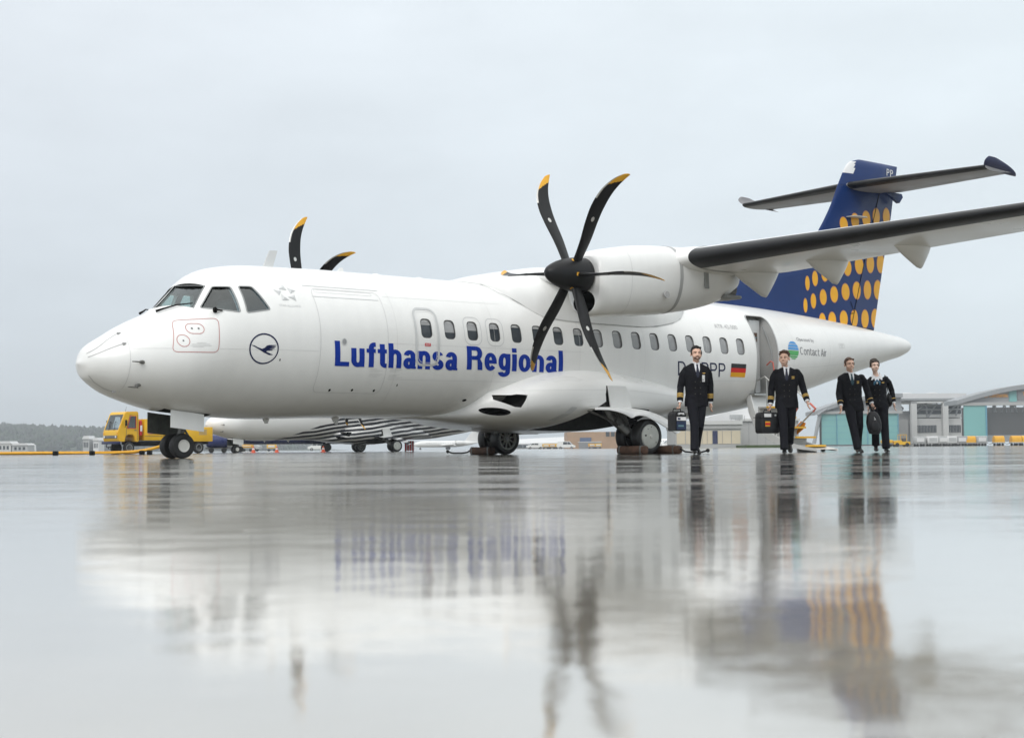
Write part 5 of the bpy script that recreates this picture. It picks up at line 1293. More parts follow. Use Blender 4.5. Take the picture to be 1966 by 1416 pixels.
wsn = new(); vs = [wsn.verts.new(p) for p in ((.30, -.70, 1.22), (.30, .70, 1.22), (.62, .70, 2.0), (.62, -.70, 2.0), (-.3, -.70, 1.22), (-.3, .70, 1.22), (.1, .70, 2.0), (.1, -.70, 2.0))]
for q in ((0, 1, 2, 3), (7, 6, 5, 4), (0, 4, 5, 1), (1, 5, 6, 2), (2, 6, 7, 3), (3, 7, 4, 0)): wsn.faces.new([vs[i] for i in q])
sw = new(); prism(sw, [(.56, 1.30), (1.08, 1.30), (1.08, 1.92), (.74, 1.92)], 'y', -1.2, 1.2)
apply_bool(cab, [(ct, 'dark_grey'), (wsn, 'dark_grey'), (sw, 'dark_grey')]); cab.parent = TR
b = new(); b.faces.new([b.verts.new(p) for p in ((.085, -.70, 1.22), (.085, .70, 1.22), (.40, .70, 2.0), (.40, -.70, 2.0))]); w = link('windscreen', b, 'truck_glass', TR, smooth=False)
b = new(); 
for y in (-.3, .25): tube(b, [(.05, y, 1.20), (.20, y + .12, 1.62)], .014, 6); tube(b, [(.18, y + .02, 1.62), (.24, y + .24, 1.66)], .012, 6)
tp('wiper', b, 'black_matte')
for s in (-1, 1):
    b = new(); b.faces.new([b.verts.new((x, s * (TW - .02), z)) for x, z in ((.56, 1.30), (1.08, 1.30), (1.08, 1.92), (.74, 1.92))]); w = tp('side_window', b, 'truck_glass')
    b = new(); tube(b, [(.56, s * (TW + .003), 1.30), (1.08, s * (TW + .003), 1.30), (1.08, s * (TW + .003), 1.92), (.74, s * (TW + .003), 1.92), (.56, s * (TW + .003), 1.30)], .018, 6); link('seal', b, 'exit_red', w)
    b = new(); tube(b, [(.50, s * (TW + .004), .70), (.50, s * (TW + .004), 1.24), (.72, s * (TW + .004), 1.98), (1.16, s * (TW + .004), 2.0), (1.16, s * (TW + .004), .70)], .010, 6); tp('door_seam', b, 'dark_grey')
    b = new(); box(b, .98, 1.12, s * TW - .01, s * TW + .02, 1.18, 1.22); tp('door_handle', b, 'dark_grey')
    b = new(); tube(b, [(.42, s * TW, 1.35), (.40, s * (TW + .18), 1.45), (.40, s * (TW + .18), 1.70)], .014, 6); mr_ = tp('mirror', b, 'black_matte')
    b = new(); box(b, .36, .42, s * (TW + .10), s * (TW + .26), 1.42, 1.72, .02); link('mirror_head', fix(b), 'black_matte', mr_)
    b = new(); box(b, -.012, .03, s * .60 - .10, s * .60 + .10, .80, .94, .01); hl = tp('headlight', b, 'dark_grey')
    b = new(); box(b, -.022, -.010, s * .60 - .075, s * .60 + .075, .82, .92); link('lens', fix(b), 'print_white', hl)
    b = new(); box(b, -.005, .03, s * .70 - .05, s * .70 + .05, 1.02, 1.06); tp('indicator', b, 'handle_orange')
b = new(); box(b, -.01, .03, -.47, .47, .80, .94, .01); gr = tp('grille', b, 'dark_grey')
for i in range(4): b = new(); box(b, -.02, -.008, -.45, .45, .815 + .03 * i, .827 + .03 * i); link('grille_bar', fix(b), 'mid_grey', gr)
letters_b = text_bm('AERO', -.12, .12, .86, .03, .01); bpy_m = Matrix(((0, 0, -1, -.026), (-1, 0, 0, 0), (0, 1, 0, 0), (0, 0, 0, 1)))
letters_b.free()
b = new(); box(b, -.06, .16, -.84, .84, .50, .64, .03); tp('bumper', b, 'navy_trim')
b = new(); tube(b, [(-.02, -.3, .50), (-.06, -.3, .36), (-.06, .3, .36), (-.02, .3, .50)], .02, 6); tube(b, [(-.05, 0, .36), (-.12, 0, .30), (-.05, 0, .26)], .025, 6); tp('tow_bar', b, 'black_matte')
b = new(); tube(b, [(.9, 0, 2.16), (.98, .02, 2.40)], .007, 5); tp('aerial', b, 'black_matte')
b = new(); box(b, .9, 5.9, -.40, .40, .48, .66, .02); box(b, 1.4, 4.6, -.74, .74, .40, .62, .02); tp('chassis', b, 'black_matte')
b = new(); tube(b, [(1.42, -.70, .95), (1.42, -.70, 1.62)], .085, 14); sphere(b, (1.42, -.70, 1.64), (.085, .085, .07)); fe = tp('fire_extinguisher', b, 'red_paint')
b = new(); box(b, 1.36, 1.48, -.792, -.785, 1.15, 1.45); link('extinguisher_label', fix(b), 'print_white', fe)
b = new(); box(b, 1.60, 3.95, -TW, TW, .68, 1.78, .03); hb_ = tp('generator_body', b, 'truck_yellow')
b = new(); box(b, 1.86, 2.90, -TW - .012, -TW, 1.06, 1.66, .004); pnl = link('control_panel', fix(b), 'pale_grey', hb_)
for i in range(4):
    b = new(); box(b, 2.02 + .22 * i, 2.14 + .22 * i, -TW - .03, -TW - .012, 1.32 + .10 * (i % 2), 1.44 + .10 * (i % 2)); link('gauge', fix(b), 'mid_grey' if i % 2 else 'step_yellow', hb_)
b = new(); tube(b, [(1.82, -TW - .005, 1.03), (2.94, -TW - .005, 1.03), (2.94, -TW - .005, 1.69), (1.82, -TW - .005, 1.69), (1.82, -TW - .005, 1.03)], .02, 6); link('panel_frame', b, 'line_red', hb_)
b = new(); tube(b, [(1.62, -TW - .003, .90), (3.9, -TW - .003, .90)], .012, 6); link('body_seam', b, 'dark_grey', hb_)
b = new(); box(b, 4.0, 5.9, -TW, TW, .62, 1.38, .03); eh = tp('engine_housing', b, 'truck_yellow')
for i in range(6): b = new(); box(b, 5.0, 5.5, -TW - .010, -TW, .98 + .05 * i, 1.0 + .05 * i); link('louvre', fix(b), 'mid_grey', eh)
for x, r_ in ((.73, .31), (5.05, .31)):
    for s in (-1, 1):
        b = new(); revolve(b, [(-.10, .19), (-.11, .26), (-.09, .30), (-.04, .31), (.04, .31), (.09, .30), (.11, .26), (.10, .19)], (x, s * .66, .31), 'y', 28, cap=True); tw = tp('truck_wheel', b, 'tyre')
        b = new(); revolve(b, [(s * .10, .19), (s * .115, .175), (s * .08, .13), (s * .10, .06), (s * .10, 0)], (x, s * .66, .31), 'y', 20); link('rim', fix(b), 'mid_grey', tw)
u0 = 226; D_ = 78.; corner = Vector((wx(u0, D_), D_, 0)); loc = corner - Matrix.Rotation(R(42), 3, 'Z') @ Vector((0, -TW, 0)); TR.location = loc; TR.scale = (.93, 1, 1)
# cable bundle along the ground to the nose of the airliner
CB = empty('power_cable', (wx(60, 56), 56, 0)); tag(CB, 'yellow power cable bundle with black straps lying on the wet ground', 'cable')
x0 = CB.location.x; y0 = 56
path = [(-23.5, 53.5, .09), (-20.5, 54.6, .08), (-17.2, 55.8, .075), (-14.9, 56.2, .08), (-14.0, 56.6, .09), (-13.5, 56.8, .16), (-13.0, 57.2, .30), (-12.6, 58.0, .55)]
for i, (dy, dz, wv_) in enumerate(((0, 0, .02), (.08, .01, -.03), (-.07, .02, .04), (.03, .055, -.02))):
    b = new(); pts = []
    for k, (x, y, z) in enumerate(path): pts.append((x - x0 + .05 * math.sin(k * 1.7 + i), y - y0 + dy + wv_ * math.sin(k * 2 + i), z - .02 + dz + .012 * math.sin(k * 3 + i)))
    sm_ = []
    px_, py_, pz_ = (pchip(range(len(pts)), [p[c] for p in pts]) for c in range(3))
    for k in range(57): t = k * (len(pts) - 1) / 56; sm_.append((px_(t), py_(t), pz_(t)))
    tube(b, sm_, .030, 8); link('cable', b, 'cable_yellow', CB)
for (x, y) in ((wx(105, 55), 55.1), (wx(176, 55.8), 55.85), (wx(273, 56.5), 56.45), (wx(287, 56.7), 56.7)):
    b = new(); box(b, x - x0 - .08, x - x0 + .08, y - y0 - .13, y - y0 + .14, .0, .155, .03); link('strap', fix(b), 'black_matte', CB)

# ================================================================== other things on the apron, small and far
def simple_wheel(b, c, r, w, seg=14): revolve(b, [(-w / 2, r * .7), (-w / 2, r * .95), (-w / 4, r), (w / 4, r), (w / 2, r * .95), (w / 2, r * .7)], c, 'y', seg)
def jet(name, u, D, rz, L_, r_, body, wingm, label, group, ttail=True, z0=None, cat='jet', eng=True):
    o = empty(name, (wx(u, D), D, 0), rz); tag(o, label, cat, group); z0 = z0 or r_ * 1.75; k = L_ / 20
    prof = [(0, .02), (.3, .35), (.9, .65), (1.8, .88), (3.2, 1), (12, 1), (14.5, .88), (17, .6), (19, .32), (20, .12)]
    b = new(); f = pchip([p[0] for p in prof], [p[1] for p in prof]); rg = []
    for i in range(41):
        x = 20 * i / 40; q = f(x); up = .45 * r_ * max(0, (x - 12.5) / 7.5) ** 1.3 - .25 * r_ * max(0, (2.5 - x) / 2.5)
        rg.append([(x * k, r_ * q * math.cos(2 * PI * j / 28), z0 + up + r_ * q * math.sin(2 * PI * j / 28)) for j in range(28)])
    rings_loft(b, rg); link('fuselage', fix(b), body, o)
    for s in (-1, 1):
        b = new(); pl = [(8.2 * k, .3 * r_), (10.2 * k, 8.5 * k), (11.2 * k, 8.5 * k), (11.8 * k, .3 * r_)]
        lo = [(x, s * y, z0 - .62 * r_ + .045 * y) for x, y in pl]; hi = [(x, s * y, z + (.16 if i in (0, 3) else .06) * k * 2) for i, ((x, y), (_, _, z)) in enumerate(zip(pl, lo))]
        rings_loft(b, [lo, hi]); link('wing', fix(b), wingm, o)
        for y in (2.6, 4.6):
            b = new(); sphere(b, (11.2 * k, s * y * k, z0 - .62 * r_ + .045 * y * k - .05), (1.1 * k, .16 * k, .20 * k), 12, 8); link('flap_fairing', b, wingm, o)
        if eng:
            b = new(); ec = (14.0 * k, s * (r_ + .75 * k), z0 + .35 * r_); revolve(b, [(-1.5 * k, .45 * k), (-1.4 * k, .62 * k), (-.4 * k, .66 * k), (1.2 * k, .5 * k), (1.7 * k, .34 * k)], ec, 'x', 18); e_ = link('engine', fix(b), wingm, o)
            b = new(); revolve(b, [(-1.53 * k, .56 * k), (-1.45 * k, .62 * k), (-1.2 * k, .665 * k)], ec, 'x', 18, cap=False); link('intake_lip', fix(b), 'metal_grey', e_)
        b = new(); zt_ = z0 + r_ + 3.2 * k if ttail else z0 + .4 * r_
        pl = [(18.6 * k, .1), (20.2 * k, 3.4 * k), (21.0 * k, 3.4 * k), (20.8 * k, .1)]
        rings_loft(b, [[(x, s * y, zt_) for x, y in pl], [(x, s * y, zt_ + .12 * k) for x, y in pl]]); link('tailplane', fix(b), wingm, o)
        b = new(); simple_wheel(b, (10.6 * k, s * 1.6 * k, .42 * k), .42 * k, .24 * k); simple_wheel(b, (10.6 * k, s * 2.0 * k, .42 * k), .42 * k, .24 * k); g_ = link('main_wheel', fix(b), 'tyre', o)
        b = new(); tube(b, [(10.6 * k, s * 1.8 * k, .42 * k), (10.5 * k, s * 1.8 * k, z0 - .4 * r_)], .1 * k, 8); link('strut', b, 'metal_grey', g_)
    b = new(); simple_wheel(b, (2.2 * k, -.18 * k, .3 * k), .3 * k, .18 * k); simple_wheel(b, (2.2 * k, .18 * k, .3 * k), .3 * k, .18 * k); g_ = link('nose_wheel', fix(b), 'tyre', o)
    b = new(); tube(b, [(2.2 * k, 0, .3 * k), (2.3 * k, 0, z0 - .6 * r_)], .08 * k, 8); link('strut', b, 'metal_grey', g_)
    b = new(); prism(b, [(15.6 * k, z0 + .75 * r_), (18.4 * k, z0 + r_ + 3.3 * k), (20.9 * k, z0 + r_ + 3.3 * k), (20.1 * k, z0 + .5 * r_)], 'y', -.10 * k, .10 * k); link('fin', fix(b), wingm, o)
    for i in range(12):
        for s in (-1,):
            b = new(); x = (3.9 + .72 * i) * k; yy = s * r_ * .985
            b.faces.new([b.verts.new(p) for p in ((x, yy - .012, z0 + .12 * r_), (x + .26 * k, yy - .012, z0 + .12 * r_), (x + .26 * k, yy * .93 - .02, z0 + .38 * r_), (x, yy * .93 - .02, z0 + .38 * r_))]); link('window', b, 'glass_dark', o, smooth=False)
    b = new(); wv = [(1.35 * k, -.42 * r_, z0 + .28 * r_), (2.2 * k, -.82 * r_, z0 + .30 * r_), (2.3 * k, -.62 * r_, z0 + .62 * r_), (1.75 * k, -.30 * r_, z0 + .58 * r_)]
    b.faces.new([b.verts.new((p[0], p[1] - .03, p[2] + .02)) for p in wv]); link('cockpit_window', b, 'glass_dark', o, smooth=False)
    return o
jet('parked_jet', 418, 122, R(10), 16, .8, 'jet_navy', 'jet_navy', 'navy jet with low dark wings half hidden behind the striped turboprop', 'parked jets beyond', ttail=True, z0=1.40)
jet('parked_jet', 792, 600, R(12), 26, 1.25, 'white_paint', 'white_paint', 'white jet seen under the belly between the wheels of the airliner', 'parked jets beyond', ttail=True)
jet('parked_jet', 1216, 380, R(12), 14, .85, 'white_paint', 'white_paint', 'small white business jet behind the near main wheels', 'parked jets beyond', ttail=True)
# navy tank trailer
o = empty('tank_trailer', (wx(394, 100), 100, 0), R(14)); o.scale = (.74, .8, .8); tag(o, 'navy tank trailer with white rounded end between truck and striped turboprop', 'trailer')
b = new(); revolve(b, [(0, .25), (.12, .45), (.5, .55), (1.55, .55), (1.85, .50)], (0, 0, .92), 'x', 24); link('tank', fix(b), 'jet_navy', o)
b = new(); revolve(b, [(1.85, .46), (2.1, .45), (2.35, .36), (2.45, .2), (2.47, 0)], (0, 0, .90), 'x', 24); link('tank_end', fix(b), 'white_paint', o)
b = new()
for x in (.5, 1.6):
    for s in (-1, 1): simple_wheel(b, (x, s * .45, .22), .22, .16)
link('wheels', fix(b), 'tyre', o)
b = new(); box(b, 0, 2.2, -.4, .4, .30, .42); link('trailer_frame', b, 'dark_grey', o)

def van(u, D, rz, label, m='white_paint', L_=4.6, H_=1.95, light=False):
    o = empty('parked_van', (wx(u, D), D, 0), rz); tag(o, label, 'van', 'vans and cars on the far apron')
    b = new(); prism(b, [(0, .35), (0, .85), (.7, 1.05), (1.35, H_ - .08), (1.6, H_), (L_ - .1, H_), (L_, .9), (L_, .35)], 'y', -.88, .88); fix(b); bmesh.ops.bevel(b, geom=[e for e in b.edges if e.calc_face_angle(0) > .3], offset=.06, segments=2, affect='EDGES'); link('body', b, m, o)
    b = new(); prism(b, [(.85, 1.12), (1.42, H_ - .16), (1.9, H_ - .16), (1.9, 1.12)], 'y', -.895, .895); prism(b, [(2.0, 1.12), (2.0, H_ - .16), (L_ * .66, H_ - .16), (L_ * .66, 1.12)], 'y', -.895, .895); link('side_window', fix(b), 'glass_dark', o)
    b = new(); b.faces.new([b.verts.new(p) for p in ((.70, -.78, 1.08), (.70, .78, 1.08), (1.30, .72, H_ - .12), (1.30, -.72, H_ - .12))]); 
    for v in b.verts: v.co.x -= .03
    link('windscreen', b, 'glass_dark', o)
    for x in (.85, L_ - .9):
        for s in (-1, 1): b = new(); simple_wheel(b, (x, s * .80, .32), .32, .2); w_ = link('van_wheel', fix(b), 'tyre', o); b = new(); revolve(b, [(s * .1, .17), (s * .11, 0)], (x, s * .80, .32), 'y', 12); link('rim', fix(b), 'metal_grey', w_)
    for s in (-1, 1): b = new(); box(b, -.02, .03, s * .65 - .14, s * .65 + .14, .72, .86); link('headlight', fix(b), 'print_white', o)
    return o
van(1010, 420, R(10), 'white pickup van left of the tan building under the airliner belly', H_=1.7)
van(1103, 400, R(172), 'white van with dark windows parked by the yellow carts near the tan building')
van(1268, 330, R(10), 'white van beside the small business jet', H_=1.75)
van(590, 330, R(8), 'white van far behind the dark jet wing', H_=1.8)
van(500, 260, R(172), 'pale van behind the nose wheel of the striped turboprop', 'silver_box', H_=1.8)
van(36, 430, R(5), 'white van at the left edge far below the wooded hill', H_=2.2)
def cart(u, D, label, m, group, rz=0., kind='box', L_=2.6, H_=1.5):
    o = empty('baggage_cart', (wx(u, D), D, 0), rz); tag(o, label, 'cart', group)
    b = new(); box(b, 0, L_, -.7, .7, .42, .52); link('deck', b, 'mid_grey', o)
    if kind == 'box':
        b = new(); box(b, .05, L_ - .05, -.68, .68, .54, H_, .10); link('load', fix(b), m, o)
        b = new(); box(b, .3, L_ - .3, -.70, -.685, .75, H_ - .25); link('curtain', b, 'roof_white' if m != 'roof_white' else 'silver_box', o)
    else:
        b = new(); rg = [[(x, .62 * math.cos(PI * j / 10), .56 + (H_ - .56) * math.sin(PI * j / 10) ** .7) for j in range(11)] for x in (.05, L_ - .05)]; rings_loft(b, rg); link('cover', fix(b), m, o)
    for x in (.4, L_ - .4):
        for s in (-1, 1): b = new(); simple_wheel(b, (x, s * .6, .21), .21, .14, 10); link('cart_wheel', fix(b), 'tyre', o)
    b = new(); tube(b, [(0, 0, .42), (-.7, 0, .30)], .04, 6); link('tow_bar', b, 'dark_grey', o)
    return o
GR = 'baggage carts in the row before the hangars'
row = [(1752, 'silver_box', 'box'), (1776, 'roof_white', 'box'), (1796, 'silver_box', 'box'), (1813, 'roof_white', 'box'), (1832, 'roof_grey', 'box'), (1850, 'cable_yellow', 'round'), (1870, 'silver_box', 'box'), (1905, 'cable_yellow', 'round'), (1938, 'cable_yellow', 'round'), (1958, 'truck_yellow', 'round')]
lab = ['first silver cart behind the yellow tug, with a white curtain', 'white topped cart third behind the yellow tug', 'silver cart in front of the bent hangar column', 'white cart beside the window band of the link building', 'grey boxed cart left of the round yellow cart', 'round yellow cart below the teal door of the sign hangar', 'silver cart under the edge of the dark hangar opening', 'round yellow cart standing alone under the dark hangar', 'round yellow cart at the right edge pair, the left one', 'bright yellow round cart at the right edge of the apron']
for (u, m, k_), l_ in zip(row, lab): cart(u, 235, l_, m, GR, R(4), k_, 1.75 if k_ == 'box' else 1.6, 1.55)
for i, (u, m, l_) in enumerate([(1040, 'truck_yellow', 'yellow cart nearest the white pickup van'), (1052, 'cable_yellow', 'ochre cart second in the short row under the belly'), (1064, 'truck_yellow', 'bright yellow cart beside the white van with dark windows'), (1128, 'cable_yellow', 'ochre cart in front of the blue door of the tan building'), (1140, 'truck_yellow', 'yellow cart at the right end of the tan building')]): cart(u, 410, l_, m, 'yellow carts before the tan building', R(6), 'box', 1.9, 1.35)
cart(512, 300, 'yellow cart far behind the white gear door of the striped turboprop', 'truck_yellow', 'yellow carts before the tan building', R(0), 'box', 1.9, 1.4)
cart(462, 230, 'orange yellow cart beside the tank trailer', 'cable_yellow', 'yellow carts before the tan building', R(0), 'box', 1.9, 1.1)
# yellow tug
o = empty('baggage_tug', (wx(1712, 225), 225, 0), R(6)); tag(o, 'yellow baggage tug with open cab heading the cart row by the teal hangar doors', 'tug')
b = new(); prism(b, [(0, .3), (0, .85), (1.1, .95), (1.2, .75), (2.4, .75), (2.4, .3)], 'y', -.65, .65); link('body', fix(b), 'truck_yellow', o)
b = new(); box(b, .95, 1.95, -.6, .6, 1.70, 1.78)
for x in (1.0, 1.9):
    for s in (-1, 1): tube(b, [(x, s * .55, .75), (x, s * .55, 1.72)], .04, 6)
link('cab_frame', b, 'truck_yellow', o); b = new(); box(b, 1.45, 1.9, -.4, .4, .75, 1.25, .03); link('seat', b, 'dark_grey', o)
for x in (.45, 1.95):
    for s in (-1, 1): b = new(); simple_wheel(b, (x, s * .6, .3), .3, .2); link('tug_wheel', fix(b), 'tyre', o)
cart(1690, 225, 'low yellow trolley left of the tug between the legs of the officer and the woman', 'truck_yellow', GR, R(4), 'box', 1.6, 1.0)
def cone(u, D, label):
    o = empty('traffic_cone', (wx(u, D), D, 0)); o.scale = (.8, .8, .8); tag(o, label, 'cone', 'traffic cones'); b = new(); revolve(b, [(0.03, .15), (.44, .035), (.46, .02)], (0, 0, 0), 'z', 14); link('cone_body', fix(b), 'cone_orange', o)
    b = new(); revolve(b, [(.22, .098), (.32, .072)], (0, 0, .002), 'z', 14, cap=False)
    for v in b.verts: v.co.x *= 1.04; v.co.y *= 1.04
    link('cone_band', fix(b), 'print_white', o); b = new(); box(b, -.19, .19, -.19, .19, 0, .035); link('cone_base', b, 'cone_orange', o)
cone(531, 92, 'orange cone in front of the dark jet wheels'); cone(620, 95, 'orange cone left of the far main wheels of the striped turboprop'); cone(486, 90, 'orange cone by the nose wheel of the striped turboprop')
o = empty('barrier_board', (wx(776, 90), 90, 0)); tag(o, 'small red and white striped barrier by the striped turboprop wheels', 'barrier')
b = new(); box(b, 0, .55, -.02, .02, .05, .62); link('board', b, 'print_white', o)
for i in range(4): b = new(); box(b, .03 + .14 * i, .10 + .14 * i, -.032, -.022, .05, .62); link('red_stripe', b, 'exit_red', o)
for x in (.05, .5): b = new(); box(b, x - .03, x + .03, -.2, .2, 0, .05); link('foot', b, 'dark_grey', o)

# ================================================================== buildings
def bz(v, D, g=858.): return max(0., (g - v) / 2966.5 * D)
def bld(name, label, cat, D, u0): o = empty(name, (wx(u0, D), D, 0)); return tag(o, label, cat)
def rect(b, u0, u1, v0, v1, D, o, y0=0., y1=.3, bev=0): box(b, wx(u0, D) - o.location.x, wx(u1, D) - o.location.x, y0, y1, bz(v1, D), bz(v0, D), bev)
def quick(o, D, items):
    for nm, u0, u1, v0, v1, y0, y1, m in items: b = new(); rect(b, u0, u1, v0, v1, D, o, y0, y1); link(nm, b, m, o, smooth=False)
# tan building and long white roof seen between the main wheels
D = 500; o = bld('tan_building', 'tan brick airport building with blue window and dark blue gate behind the main gear', 'building', D, 1088)
quick(o, D, [('wall', 1088, 1215, 826, 858, 0, 30, 'tan_brick'), ('window', 1112, 1134, 837, 845, -.25, .1, 'glass_blue'), ('gate', 1110, 1152, 846, 858, -.2, .1, 'sign_grey'), ('lintel', 1108, 1154, 844.5, 846, -.35, .1, 'pale_wall'), ('window', 1162, 1169, 826, 835, -.2, .1, 'glass_dark'), ('window', 1172, 1179, 826, 835, -.2, .1, 'glass_dark')])
D = 540; o = bld('freight_hall', 'long hall with pale sloping roof left of the tan building', 'building', D, 980)
b = new(); rg = [[(wx(u, D) - o.location.x, y, bz(v, D)) for u, v, y in q] for q in ([(930, 858, 0), (930, 848, 0), (930, 841, 20), (930, 858, 20)], [(1092, 858, 0), (1092, 846, 0), (1092, 834, 20), (1092, 858, 20)])]; rings_loft(b, rg); link('hall_body', fix(b), 'roof_white', o, smooth=False)
quick(o, D, [('glazing', 932, 1090, 849.5, 856, -.2, .05, 'glass_dark')])
for i in range(14): b = new(); rect(b, 936 + 11 * i, 937.5 + 11 * i, 849, 857, D, o, -.4, 0); link('mullion', b, 'steel_grey', o, smooth=False)
# low building with beige panels
D = 250; o = bld('apron_building', 'low grey building with beige panels under a pale parapet', 'building', D, 1300)
quick(o, D, [('wall', 1296, 1422, 816, 858, 0, 14, 'concrete_wall'), ('parapet', 1290, 1424, 806, 813, -.5, 14, 'pale_wall'), ('fascia', 1294, 1423, 813, 821, -.25, 14, 'concrete_wall'), ('plinth', 1296, 1420, 851, 858, -.3, 14, 'concrete_wall'), ('door', 1367, 1376, 825, 850, -.12, .1, 'navy_trim')])
for u0, u1 in ((1298, 1314), (1315.5, 1330), (1331.5, 1346), (1347, 1356), (1357, 1366), (1376.8, 1385), (1386, 1402), (1403.5, 1420)): b = new(); rect(b, u0, u1, 825, 850, D, o, -.1, .1); link('beige_panel', b, 'beige_panel', o, smooth=False)
b = new()
for v in (800, 803, 806): rect(b, 1404, 1430, v - .5, v, D, o, 1.0, 1.1)
for u in (1404, 1412, 1421, 1430): rect(b, u, u + .6, 796, 806, D, o, 1.0, 1.1)
link('roof_railing', b, 'steel_grey', o, smooth=False)
b = new(); rect(b, 1406, 1428, 794, 802, D, o, 1.6, 4); link('roof_unit', b, 'silver_box', o, smooth=False)
D = 262; o = bld('pale_hall', 'plain pale hall wall with sloping roof right of the beige panels', 'building', D, 1422)
quick(o, D, [('wall', 1421, 1532, 806, 858, 0, 20, 'concrete_wall'), ('roof_edge', 1420, 1534, 802.5, 807, -.4, 20, 'pale_wall')])
b = new(); rings_loft(b, [[(wx(u, D) - o.location.x, y, bz(v, D)) for u, v in ((1330, 806), (1420, 784), (1480, 776), (1534, 800), (1534, 806))] for y in (6, 22)]); link('roof', fix(b), 'roof_white', o, smooth=False)
for i in range(6): b = new(); rect(b, 1436 + 16 * i, 1436.7 + 16 * i, 808, 856, D, o, -.06, 0); link('wall_joint', b, 'steel_grey', o, smooth=False)
# grass strip
b = new(); box(b, wx(1402, 255), wx(1540, 255), 238, 249.5, 0, .42); tag(link('grass_bank', b, 'grass_green', smooth=False), kind='structure')
# hangar with teal doors
D = 480; o = bld('teal_hangar', 'arched hangar with tall teal doors behind the officer and the woman', 'hangar', D, 1572)
arch = lambda u, uc, vt, w, h: vt + h * ((u - uc) / w) ** 2
us = [1562 + 8 * i for i in range(22)]
def arch_roof(o, D, us, vf, dep, thick, m, name='roof'):
    b = new(); rg = []
    for u in us:
        v = vf(u); x = wx(u, D) - o.location.x; z = bz(v, D); rg.append([(x, -2, z), (x, dep, z), (x, dep, z - thick), (x, -2, z - thick)])
    rings_loft(b, rg); return link(name, fix(b), m, o, smooth=False)
v1 = lambda u: 757 + 33 * (max(0, (1712 - u)) / 150) ** 1.9
arch_roof(o, D, us, v1, 14, 1.2, 'steel_grey')
b = new(); rg = []
for u in us[1:]: x = wx(u, D) - o.location.x; rg.append([(x, 0, bz(793, D)), (x, 0, bz(v1(u), D) - 1.0), (x, .6, bz(v1(u), D) - 1.0), (x, .6, bz(793, D))])
rings_loft(b, rg); link('gable', fix(b), 'steel_grey', o, smooth=False)
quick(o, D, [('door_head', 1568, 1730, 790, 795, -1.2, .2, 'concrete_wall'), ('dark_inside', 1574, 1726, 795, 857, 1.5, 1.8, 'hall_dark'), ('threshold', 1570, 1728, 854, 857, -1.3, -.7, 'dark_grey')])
for i in range(5):
    u = 1576 + 29.4 * i; b = new(); rect(b, u, u + 28.6, 794.5, 855, D, o, -.4 - .3 * (i % 2), 0); dl = link('door_leaf', b, 'teal_door', o, smooth=False)
    for j in range(1, 5): b = new(); rect(b, u, u + 28.6, 794 + 12.2 * j, 794.35 + 12.2 * j, D, o, -.46 - .3 * (i % 2), -.38 - .3 * (i % 2)); link('rail', b, 'teal_edge', dl, smooth=False)
    b = new(); rect(b, u + 28.0, u + 29.2, 794.5, 855, D, o, -.9, -.3); link('edge_post', b, 'teal_edge', dl, smooth=False)
for i in range(9):
    u = 1582 + 15 * i; b = new(); rect(b, u, u + .8, v1(u) + 3, 790, D, o, -.25, 0); link('gable_rib', b, 'sign_grey', o, smooth=False)
b = new(); tube(b, [(wx(1556, D) - o.location.x, -3, 0), (wx(1572, D) - o.location.x, -1, bz(795, D))], .6, 6); tube(b, [(wx(1566, D) - o.location.x, -2, bz(797, D)), (wx(1585, D) - o.location.x, -2, bz(785, D))], .4, 6); link('side_prop', b, 'steel_grey', o)
# link building between the hangars
D = 500; o = bld('link_building', 'pale building with curved window bands and tall columns between the two hangars', 'building', D, 1722)
quick(o, D, [('back_wall', 1722, 1850, 790, 858, 4, 20, 'concrete_wall'), ('window_storey', 1752, 1848, 805, 856, 0, 4, 'pale_wall'), ('upper_band', 1752, 1848, 797, 803, 1, 4, 'pale_wall'), ('side_bay', 1724, 1744, 806, 858, 1, 4, 'concrete_wall')])
b = new(); rings_loft(b, [[(wx(u, D) - o.location.x, y, bz(v, D)) for u, v in ((1716, 771), (1716, 757.5), (1850, 757.5), (1850, 771))] for y in (-3, 40)]); link('roof', fix(b), 'roof_white', o, smooth=False)
for u in (1752, 1803):
    b = new(); tube(b, [(wx(u, D) - o.location.x, 6, bz(757.5, D)), (wx(u, D) - o.location.x, 14, bz(757.5, D))], 1.5, 16)
    for v in b.verts: v.co.z = bz(757.5, D) + (v.co.z - bz(757.5, D)) * .45
    link('roof_dome', fix(b), 'roof_white', o)
quick(o, D, [('eaves', 1714, 1852, 767, 770.5, -3.4, -2.8, 'steel_grey'), ('clerestory', 1748, 1848, 777, 796, 2, 2.3, 'glass_dark')])
for u0, n in ((1757, 14), (1818, 9)):
    for i in range(n):
        u = u0 + 2.85 * i
        if 1798 < u < 1803: continue
        b = new(); rect(b, u, u + 1.9, 818, 832, D, o, -.25, .05); link('window', b, 'glass_dark', o, smooth=False)
for u in (1743, 1803): b = new(); rect(b, u, u + 10.5, 774, 857, D, o, -4, -2); link('column', b, 'pale_wall', o, smooth=False)
quick(o, D, [('column_beam', 1743, 1840, 773, 776, -4, -2, 'pale_wall')])
b = new()
for a, c in (((1722, 803), (1735, 785)), ((1735, 785), (1722, 775)), ((1780, 803), (1780, 772)), ((1782, 803), (1800, 776)), ((1756, 796), (1778, 776)), ((1836, 800), (1842, 776)), ((1820, 797), (1840, 776)), ((1756, 780), (1846, 780)), ((1756, 788), (1846, 788))):
    tube(b, [(wx(a[0], D) - o.location.x, 1, bz(a[1], D)), (wx(c[0], D) - o.location.x, 1, bz(c[1], D))], .28, 5)
link('steel_bracing', b, 'steel_grey', o)
